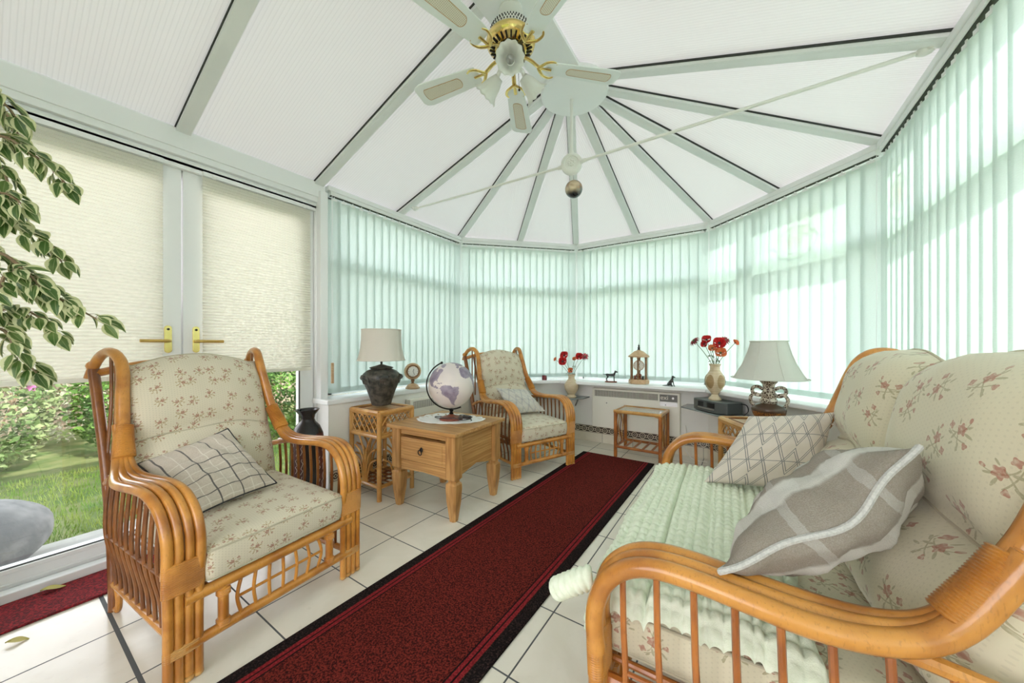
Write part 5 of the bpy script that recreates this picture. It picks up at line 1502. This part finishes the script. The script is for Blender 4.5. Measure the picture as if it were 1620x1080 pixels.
bouquet(t, .30, [('daisy', VP_(-.175, .500), (-.6, -.6, .6), .048), ('red', VP_(-.070, .512), (-.1, -.85, .5), .042), ('red', VP_(-.095, .476, -.01), (-.3, -.9, .1), .030), ('red', VP_(.025, .482, -.02), (.1, -.95, .35), .054),
                 ('orange', VP_(-.028, .440, -.01), (0, -.9, .4), .034), ('orange', VP_(.028, .398, -.03), (.2, -.85, .5), .050), ('daisy', VP_(.085, .508), (.3, -.8, .5), .044), ('orange', VP_(.172, .486), (.6, -.6, .5), .030)], 12, 41)

# ------------------------------------------------------------------ black floor vase by the doors
t = thing('floor_vase', 'tall black floor vase with carved maroon panels between the doors and the near armchair', 'vase', (-2.40, 1.185, 0))
b = MB(); b.lathe([(.075, 0), (.080, .01), (.098, .12), (.104, .28), (.100, .42), (.090, .50), (.072, .545), (.048, .572), (.040, .592), (.046, .618), (.068, .648), (.070, .655), (.058, .652), (.040, .60)], 48); vv_ = b.build('vase', 'blackvase', t)
for k in range(4):
    a0 = math.radians(-60) + k*PI/2; b = MB()
    def prof_r(z): return interp([(.0, .078), (.12, .098), (.28, .104), (.42, .100), (.50, .090)], z) + .0015
    P = [[(prof_r(z)*math.cos(a0+u), prof_r(z)*math.sin(a0+u), z) for z in [.10 + .40*j/14 for j in range(15)]] for u in [-.45 + .9*i/8 for i in range(9)]]
    b.grid(P); b.build('carved_panel', 'maroon', vv_, ang=80)
    b = MB(); rr = random.Random(k+3)
    for z in (.14, .26, .38):
        for q in range(3):
            pts = []; u = -.35 + .3*q
            for i in range(6):
                uu = u + rr.uniform(-.02, .12)*(1 if i % 2 else -.4); zz = z + i*.02 + rr.uniform(-.006, .006); r_ = prof_r(min(.5, zz)) + .002; pts.append((r_*math.cos(a0+uu), r_*math.sin(a0+uu), min(.50, zz)))
            b.tube(pts, .0015, 5)
    b.build('carved_outline', 'whiteline', vv_)

# ------------------------------------------------------------------ ceiling fan
FZ = 2.455
t = thing('ceiling_fan', 'pale five-blade ceiling fan with brass fittings and three frosted lights', 'ceiling fan', (-.94, 1.42, 0))
b = MB(); b.tube([(0, 0, 2.63), (0, 0, 2.725)], .0115, 14); b.build('down_rod', 'fanwhite', t)
b = MB(); b.lathe([(.055, 2.718), (.060, 2.700), (.035, 2.685), (.012, 2.68)], 32); b.build('canopy', 'fanwhite', t)
b = MB(); b.lathe([(.02, 2.648), (.060, 2.642), (.088, 2.625), (.100, 2.600), (.104, 2.575)], 48); mt = b.build('motor_housing', 'fanwhite', t)
b = MB()
for j in range(3):
    for k in range(44):
        a = 2*PI*(k + .5*(j % 2))/44; z = 2.585 + j*.014; r_ = interp([(2.575, .1045), (2.60, .1008), (2.625, .089)], z); b.ball((r_*math.cos(a), r_*math.sin(a), z), (.004, .004, .005), 6)
b.build('pierced_band', 'grille', mt)
b = MB(); b.lathe([(.104, 2.576), (.116, 2.566), (.120, 2.552), (.116, 2.538), (.100, 2.525), (.068, 2.512), (.060, 2.512)], 48); rg = b.build('brass_ring', 'brass', t)
b = MB()
for k in range(26):
    a = 2*PI*k/26; u = Vector((math.cos(a), math.sin(a), 0)); b.beam(tuple(u*.078 + Vector((0, 0, 2.5125))), tuple(u*.104 + Vector((0, 0, 2.5255))), .007, .004, 0, off=.001)
b.build('ring_slot', 'dkmetal', rg, smooth=False)
b = MB(); b.lathe([(.066, 2.522), (.070, 2.500), (.050, 2.485), (.046, 2.47)], 40); b.build('flywheel', 'dkmetal', t)
for k in range(5):
    a = math.radians(43 + 72*k + 1); A = RZ(a)
    b = MB()
    b.tube(smoothpath([(.055, 0, 2.498), (.10, 0, 2.482), (.135, 0, FZ+.004), (.150, 0, FZ-.004)], 4), .0085, 10, 0, A, ell=(.6, 1.3))
    for s_ in (-1, 1): b.tube(smoothpath([(.140, 0, FZ-.004), (.155, s_*.022, FZ-.006), (.175, s_*.042, FZ-.006), (.205, s_*.050, FZ-.006), (.226, s_*.040, FZ-.006)], 4), [.008, .008, .0078, .0075, .0072, .007, .007, .0068, .0065, .0062, .006, .006, .0055, .005, .0045, .004, .003], 8, 0, A, ell=(.6, 1.2))
    b.tube([(.15, 0, FZ-.004), (.205, 0, FZ-.006)], .006, 8, 0, A, ell=(.5, 1.4))
    b.build('blade_arm', 'brass', t)
    b = MB(); A2 = A @ Matrix.Translation((.19, 0, FZ)) @ Matrix.Rotation(math.radians(11), 4, 'X'); L_ = .372
    pts = [(0, -.046), (.03, -.050), (L_-.045, -.068), (L_-.012, -.058), (L_, -.040), (L_, .040), (L_-.012, .058), (L_-.045, .068), (.03, .050), (0, .046), (-.012, .025), (-.012, -.025)]
    b.prism(pts, 0, .006, 0, A2); bl = b.build('blade', 'bladew', t, smooth=False, bevel=.002)
    b = MB(); pp = []
    for q in range(12): an = -PI/2 + PI*q/11; pp.append((.315 + .014*math.cos(an)*1, .032*math.sin(an)))
    for q in range(12): an = PI/2 + PI*q/11; pp.append((.115 + .020*math.cos(an), .026*math.sin(an)))
    b.prism(pp, -.0015, .0, 0, A2); ci = b.build('cane_inset', 'caning', bl, smooth=False)
    b = MB(); b.tube([tuple(A2 @ Vector((x, y, -.001))) for x, y in pp], .0018, 5, closed=True); b.build('inset_rim', 'lightwood', bl)
b = MB(); b.lathe([(.046, 2.472), (.050, 2.455), (.040, 2.43), (.022, 2.412), (.010, 2.40), (.0, 2.394)], 32); b.build('light_hub', 'fanwhite', t)
for k in range(3):
    a = math.radians(-58 + 120*k); u = Vector((math.cos(a), math.sin(a), 0)); d = (u*.82 + Vector((0, 0, -.57))).normalized(); p0 = Vector((0, 0, 2.435)) + u*.035
    b = MB(); b.tube(smoothpath([tuple(p0), tuple(p0 + u*.03 + Vector((0, 0, .006))), tuple(p0 + d*.055)], 4), .010, 10); ar = b.build('light_arm', 'fanwhite', t)
    s_ = Vector((-u.y, u.x, 0)); A = frame(tuple(p0 + d*.040), s_, d.cross(s_), d); b = MB(); n = 48
    prof = [(.022, 0), (.026, .012), (.036, .035), (.042, .060), (.046, .080), (.054, .095), (.064, .105)]
    vs = []; fs = []
    for i, (r_, z) in enumerate(prof):
        for j in range(n):
            an = 2*PI*j/n; fl = 1 + (.05*math.sin(an*12))*(max(0, i-3)/3); vs.append((r_*fl*math.cos(an), r_*fl*math.sin(an), z + .004*math.cos(an*12)*(max(0, i-3)/3)))
    for i in range(len(prof)-1):
        for j in range(n): fs.append((i*n+j, i*n+(j+1) % n, (i+1)*n+(j+1) % n, (i+1)*n+j))
    b.add(vs, fs, None, 0, A); sh_ = b.build('glass_shade', 'frost', t, ang=80); m = sh_.modifiers.new('thickness', 'SOLIDIFY'); m.thickness = .002
    b = MB(); b.ball((0, 0, .055), (.020, .020, .034), 14, 0, A); b.build('bulb', 'silver' if k == 0 else 'frost', t)
b = MB(); b.tube([(.03, .02, 2.44), (.034, .024, 2.33)], .0012, 5); b.ball((.034, .024, 2.325), .006, 8); b.build('pull_cord', 'dkmetal', t)

# ------------------------------------------------------------------ tie rod across the bay and the hanging glass ball
t = thing('tie_rod', 'white roof tie rod with a round boss crossing under the ceiling', 'tie rod', (-.93, 2.13, 2.268))
b = MB(); b.tube([(-1.42, -.06, .0), (-.075, 0, 0)], .0085, 12); b.build('rod', 'fanwhite', t)
b = MB(); b.tube([(.075, 0, 0), (1.55, -.03, .0)], .0085, 12); b.build('rod', 'fanwhite', t)
b = MB(); b.tube([(0, 0, .06), (0, 0, .43)], .010, 12); b.build('rod', 'fanwhite', t)
A = facing(0, -.0, 0, math.radians(-72))
b = MB(); b.lathe([(0, -.022), (.055, -.022), (.068, -.014), (.068, .014), (.060, .022), (.046, .024), (.044, .018), (0, .020)], 40, 0, A)
b.build('boss', 'fanwhite', t)
b = MB()
for k in range(8):
    a = 2*PI*k/8; b.ball((.018*math.cos(a), .018*math.sin(a), .022), (.007, .007, .005), 8, 0, A)
b.ball((0, 0, .022), (.006, .006, .006), 8, 0, A); b.build('rosette', 'fanwhite', t)
for nm, p, d in (('collar', (-.080, 0, 0), (-1, 0, 0)), ('collar', (.080, 0, 0), (1, 0, 0)), ('collar', (0, 0, .075), (0, 0, 1))):
    b = MB(); v = Vector(d); b.tube([tuple(Vector(p) - v*.015), tuple(Vector(p) + v*.02)], [.016, .011], 12); b.build(nm, 'fanwhite', t)
for x, y in ((-1.43, -.06), (1.555, -.03)):
    s_ = 1 if x > 0 else -1
    b = MB(); b.ball((x, y, .0), (.030, .022, .018), 16); b.ball((x+s_*.01, y-.02, .004), (.014, .010, .014), 12); b.box((x-.004, y-.022, .004), (x+s_*.040, y+.018, .014)); b.build('end_bracket', 'fanwhite', t)
t = thing('glass_ball', 'marbled brown and teal glass ball hanging below the tie rod boss', 'ornament', (-.93, 2.165, 2.118))
b = MB(); b.ball((0, 0, 0), .058, 32); b.build('ball', 'ball', t)
b = MB(); b.tube([(0, 0, .055), (0, -.01, .100)], .001, 5); b.build('thread', 'dkmetal', t)

# ------------------------------------------------------------------ variegated fig by the doors
BR = [[(-2.149, -0.036, 1.901), (-2.08, 0.033, 1.873), (-2.061, 0.07, 1.789)], [(-1.978, -0.043, 1.847), (-1.918, 0.02, 1.843), (-1.896, 0.058, 1.788)],
 [(-2.093, -0.035, 1.706), (-2.027, 0.033, 1.759), (-1.983, 0.085, 1.718), (-1.955, 0.128, 1.676), (-1.937, 0.163, 1.621)], [(-2.056, -0.034, 1.505), (-1.991, 0.032, 1.564), (-1.961, 0.076, 1.531)],
 [(-2.149, -0.036, 1.4), (-2.08, 0.033, 1.501), (-2.043, 0.081, 1.465), (-2.013, 0.125, 1.439), (-2.004, 0.155, 1.367)],
 [(-2.018, -0.034, 1.321), (-1.955, 0.031, 1.365), (-1.906, 0.088, 1.29), (-1.871, 0.135, 1.231), (-1.869, 0.16, 1.213), (-1.802, 0.228, 1.147)],
 [(-1.93, -0.012, 1.219), (-1.886, 0.041, 1.289), (-1.872, 0.075, 1.303), (-1.864, 0.104, 1.257)], [(-2.056, -0.034, 1.076), (-1.991, 0.032, 1.127), (-1.975, 0.067, 1.045), (-1.96, 0.1, 0.982)],
 [(-2.076, -0.024, 1.157), (-2.027, 0.033, 1.19), (-1.974, 0.091, 1.182), (-1.933, 0.142, 1.109)], [(-2.169, -0.013, 1.708), (-2.124, 0.04, 1.675), (-2.132, 0.059, 1.553)]]
px_, py_ = -2.02, -.42
t = thing('variegated_fig', 'tall green and cream variegated fig whose branches hang beside the glazed doors', 'plant', (px_, py_, 0))
b = MB(); b.lathe([(.11, .011), (.145, .20), (.16, .25), (.165, .29), (.145, .29), (.14, .25), (0, .25)], 36); b.build('pot', 'terracotta', t)
b = MB(); b.lathe([(.0, .252), (.138, .254)], 24); b.build('soil', 'soil', t)
b = MB(); b.tube(smoothpath([(0, 0, .25), (.02, .03, .7), (-.01, .06, 1.1), (.01, .10, 1.5), (0, .14, 1.85), (.02, .2, 2.0)], 5), [.022]*6+[.018]*6+[.014]*6+[.009]*8, 10); b.build('trunk', 'bark', t)
rr = random.Random(11)
def leafmesh(b, o, d, l, nrm, curl):
    d = d.normalized(); s_ = d.cross(nrm).normalized(); n_ = s_.cross(d).normalized(); rows = []; k = 8
    for i in range(k+1):
        q = i/k; wd = l*.31*(math.sin(PI*min(1, q**.85))**.9)*(1 if q < .93 else .35) + (.0004 if i in (0, k) else 0)
        rows.append([tuple(o + d*(l*q) + s_*(j*wd) - n_*(curl*l*q*q) + n_*(abs(j)*wd*.35)) for j in (-1, -.5, 0, .5, 1)])
    b.grid(rows, lambda i, j: (i/k*.1 + hash_off[0], j/4))
hash_off = [0]
for bi, pts in enumerate(BR):
    P = [Vector(p) - Vector((px_, py_, 0)) for p in pts]; z0 = P[0].z
    root = Vector((0, .10 + .03*(z0-1.4), z0 + .05 - .12)); full = [root] + P
    sp = smoothpath(full, 6); b = MB(); n = len(sp); b.tube(sp, [.0055*(1-.75*i/n)+.0008 for i in range(n)], 6); br = b.build('branch', 'bark', t)
    b = MB(); start = 3
    tw = MB()
    for i in range(start, n-1):
        T_ = (sp[i+1]-sp[i]).normalized()
        for rep in range(2 if i % 3 else 1):
            hash_off[0] = rr.random()*3
            az = rr.uniform(0, 2*PI); out = (T_.orthogonal().normalized()); out.rotate(Matrix.Rotation(az, 3, T_))
            d = (T_*.5 + out*.75 + Vector((0, 0, -.75))).normalized(); base = sp[i].lerp(sp[i+1], rr.random()) + out*.012
            tw.tube([tuple(sp[i]), tuple(base)], .0008, 4)
            leafmesh(b, base, d, rr.uniform(.044, .066), (Vector((.6, -.3, .75)) + out*.5 + Vector((rr.uniform(-.4, .4), rr.uniform(-.4, .4), 0))).normalized(), rr.uniform(.05, .3))
    hash_off[0] = .5; leafmesh(b, sp[-1], (sp[-1]-sp[-2]).normalized() + Vector((0, 0, -.5)), .06, Vector((.6, -.4, .6)), .2)
    b.build('foliage', 'leaf', br, fix=False, ang=80); tw.build('leaf_stalk', 'bark', br)

# ------------------------------------------------------------------ the garden through the glass
GZ = -.16
b = MB(); b.box((-40, -30, GZ-.1), (30, 40, GZ)); struct(b.build('ground', 'lawn', smooth=False)); 
b = MB(); b.box((-3.55, -2.5, GZ), (-2.76, 5, GZ+.02)); struct(b.build('patio', 'pavement', smooth=False))
rr = random.Random(5)
b = MB(); vs = []; fs = []
for k in range(22000):
    x = -3.6 - rr.random()**1.2*1.9; y = rr.uniform(-.5, 4.2); h_ = rr.uniform(.02, .05); a = rr.uniform(0, PI); w = .003; l = rr.uniform(-.02, .02)
    o = len(vs); vs += [(x-w*math.cos(a), y-w*math.sin(a), GZ), (x+w*math.cos(a), y+w*math.sin(a), GZ), (x+l, y+l*.6, GZ+h_)]; fs.append((o, o+1, o+2))
b.add(vs, fs); tag(b.build('lawn_grass', 'blade_grass', smooth=False, fix=False), 'short green lawn outside the doors', 'grass', None, 'stuff')
def bush(x, y, rx_, ry_, h_, n, mat, label, seed, lf=.035, flowers=0, cat='shrub'):
    rr = random.Random(seed); t = thing('garden_shrub', label, cat, (x, y, GZ), 0, 'shrubs along the garden border')
    b = MB(); vs = []; fs = []
    for k in range(n):
        u = rr.uniform(-1, 1); a = rr.uniform(0, 2*PI); q = math.sqrt(1-u*u); r_ = rr.uniform(.55, 1.0)**.5 * (1 + .18*math.sin(a*3+seed) * (1-abs(u)))
        c = Vector((rx_*r_*q*math.cos(a), ry_*r_*q*math.sin(a), h_*.5 + h_*.5*u*r_))
        d = Vector((rr.uniform(-1, 1), rr.uniform(-1, 1), rr.uniform(-.8, .6))).normalized(); s_ = d.orthogonal().normalized(); s_.rotate(Matrix.Rotation(rr.uniform(0, 6), 3, d)); l = lf*rr.uniform(.6, 1.3)
        o = len(vs); vs += [tuple(c), tuple(c + d*l*.5 + s_*l*.28), tuple(c + d*l), tuple(c + d*l*.5 - s_*l*.28)]; fs.append((o, o+1, o+2, o+3))
    b.add(vs, fs); b.build('foliage', mat, t, smooth=False, fix=False)
    b = MB()
    for k in range(7):
        a = rr.uniform(0, 6.28); b.tube(smoothpath([(0, 0, 0), (rx_*.3*math.cos(a), ry_*.3*math.sin(a), h_*.4), (rx_*.7*math.cos(a+.4), ry_*.7*math.sin(a+.4), h_*.85)], 3), .008, 5)
    b.build('branches', 'bark', t)
    if flowers:
        for k in range(flowers):
            b = MB(); a = rr.uniform(-1.2, 1.2); c = Vector((rx_*math.cos(a)*.95, ry_*math.sin(a)*.9, h_*rr.uniform(.62, .95))); vs = []; fs = []
            for q in range(14):
                d = Vector((rr.uniform(-1, 1), rr.uniform(-1, 1), rr.uniform(-1, 1))).normalized(); s_ = d.orthogonal().normalized(); o = len(vs); vs += [tuple(c), tuple(c + d*.025 + s_*.012), tuple(c + d*.045), tuple(c + d*.025 - s_*.012)]; fs.append((o, o+1, o+2, o+3))
            b.add(vs, fs); b.build('flower_head', 'pink', t, smooth=False, fix=False)
    return t
bush(-6.0, -.02, .60, .50, 1.35, 3800, 'bush1', 'bright green shrub with pink flowers on the far side of the lawn', 1, .06, 7)
bush(-6.0, .92, .50, .42, 1.25, 3200, 'bush2', 'deep green shrub beside the pink-flowered one', 2, .06)
bush(-5.55, 1.62, .48, .32, 1.15, 3000, 'bush1', 'bright bushy shrub in the garden behind the near armchair', 3, .055)
bush(-7.1, .35, .45, .75, 1.9, 3500, 'bush3', 'pale straggly shrub rising behind the border plants', 4, .06)
bush(-5.2, 2.30, .50, .36, 1.10, 3400, 'bush2', 'dense dark shrub seen low beside the black vase', 6, .06)
bush(-5.6, 3.15, .60, .48, 1.35, 3200, 'bush3', 'pale leafy shrub seen beside the black vase under the blind', 7, .05)
bush(-7.4, 2.3, .75, 1.15, 2.2, 3800, 'bush2', 'big dark shrub against the garden fence', 8, .07)
bush(-7.1, -1.35, .75, .80, 2.0, 3000, 'bush2', 'dark shrub at the far left end of the border', 9, .07)
t = thing('garden_fence', 'weathered brown board fence behind the garden shrubs', 'fence', (-8.4, 1.0, GZ))
b = MB()
for k in range(90): y = -6 + k*.15; b.box((-.01, y, 0), (.012, y+.138, 1.75 + .01*(k % 3)))
b.build('boards', 'fence', t, smooth=False)
b = MB(); b.box((.012, -6, .3), (.05, 7.5, .38)); b.build('rail', 'fence', t, smooth=False)
b = MB(); b.box((.012, -6, 1.4), (.05, 7.5, 1.48)); b.build('rail', 'fence', t, smooth=False)
t = thing('garden_boulder', 'smooth grey boulder on the paving just outside the glass door', 'boulder', (-3.35, -.17, GZ+.01))
b = MB(); n = 28; P = []
for i in range(n+1):
    u = i/n*PI; row = []
    for j in range(n*2+1):
        a = 2*PI*j/(2*n); r_ = 1 + .05*math.sin(3*a+1) + .03*math.sin(5*u)
        row.append((.34*math.sin(u)**.8*math.cos(a)*r_, .40*math.sin(u)**.8*math.sin(a)*r_, .19 + .20*math.copysign(abs(math.cos(u))**.7, math.cos(u)) ))
    P.append(row)
b.grid(P); b.build('stone', 'boulder', t, merge=True)
t = thing('birch_trunk', 'slim pale trunk leaning among the shrubs', 'tree trunk', (-5.05, 1.02, GZ))
b = MB(); b.tube(smoothpath([(0, .05, 0), (0, .0, .45), (-.05, -.14, .9), (-.1, -.2, 1.5), (-.1, -.25, 2.4)], 4), [.045]*5 + [.035]*5 + [.028]*7, 12); b.build('trunk', 'birch', t)
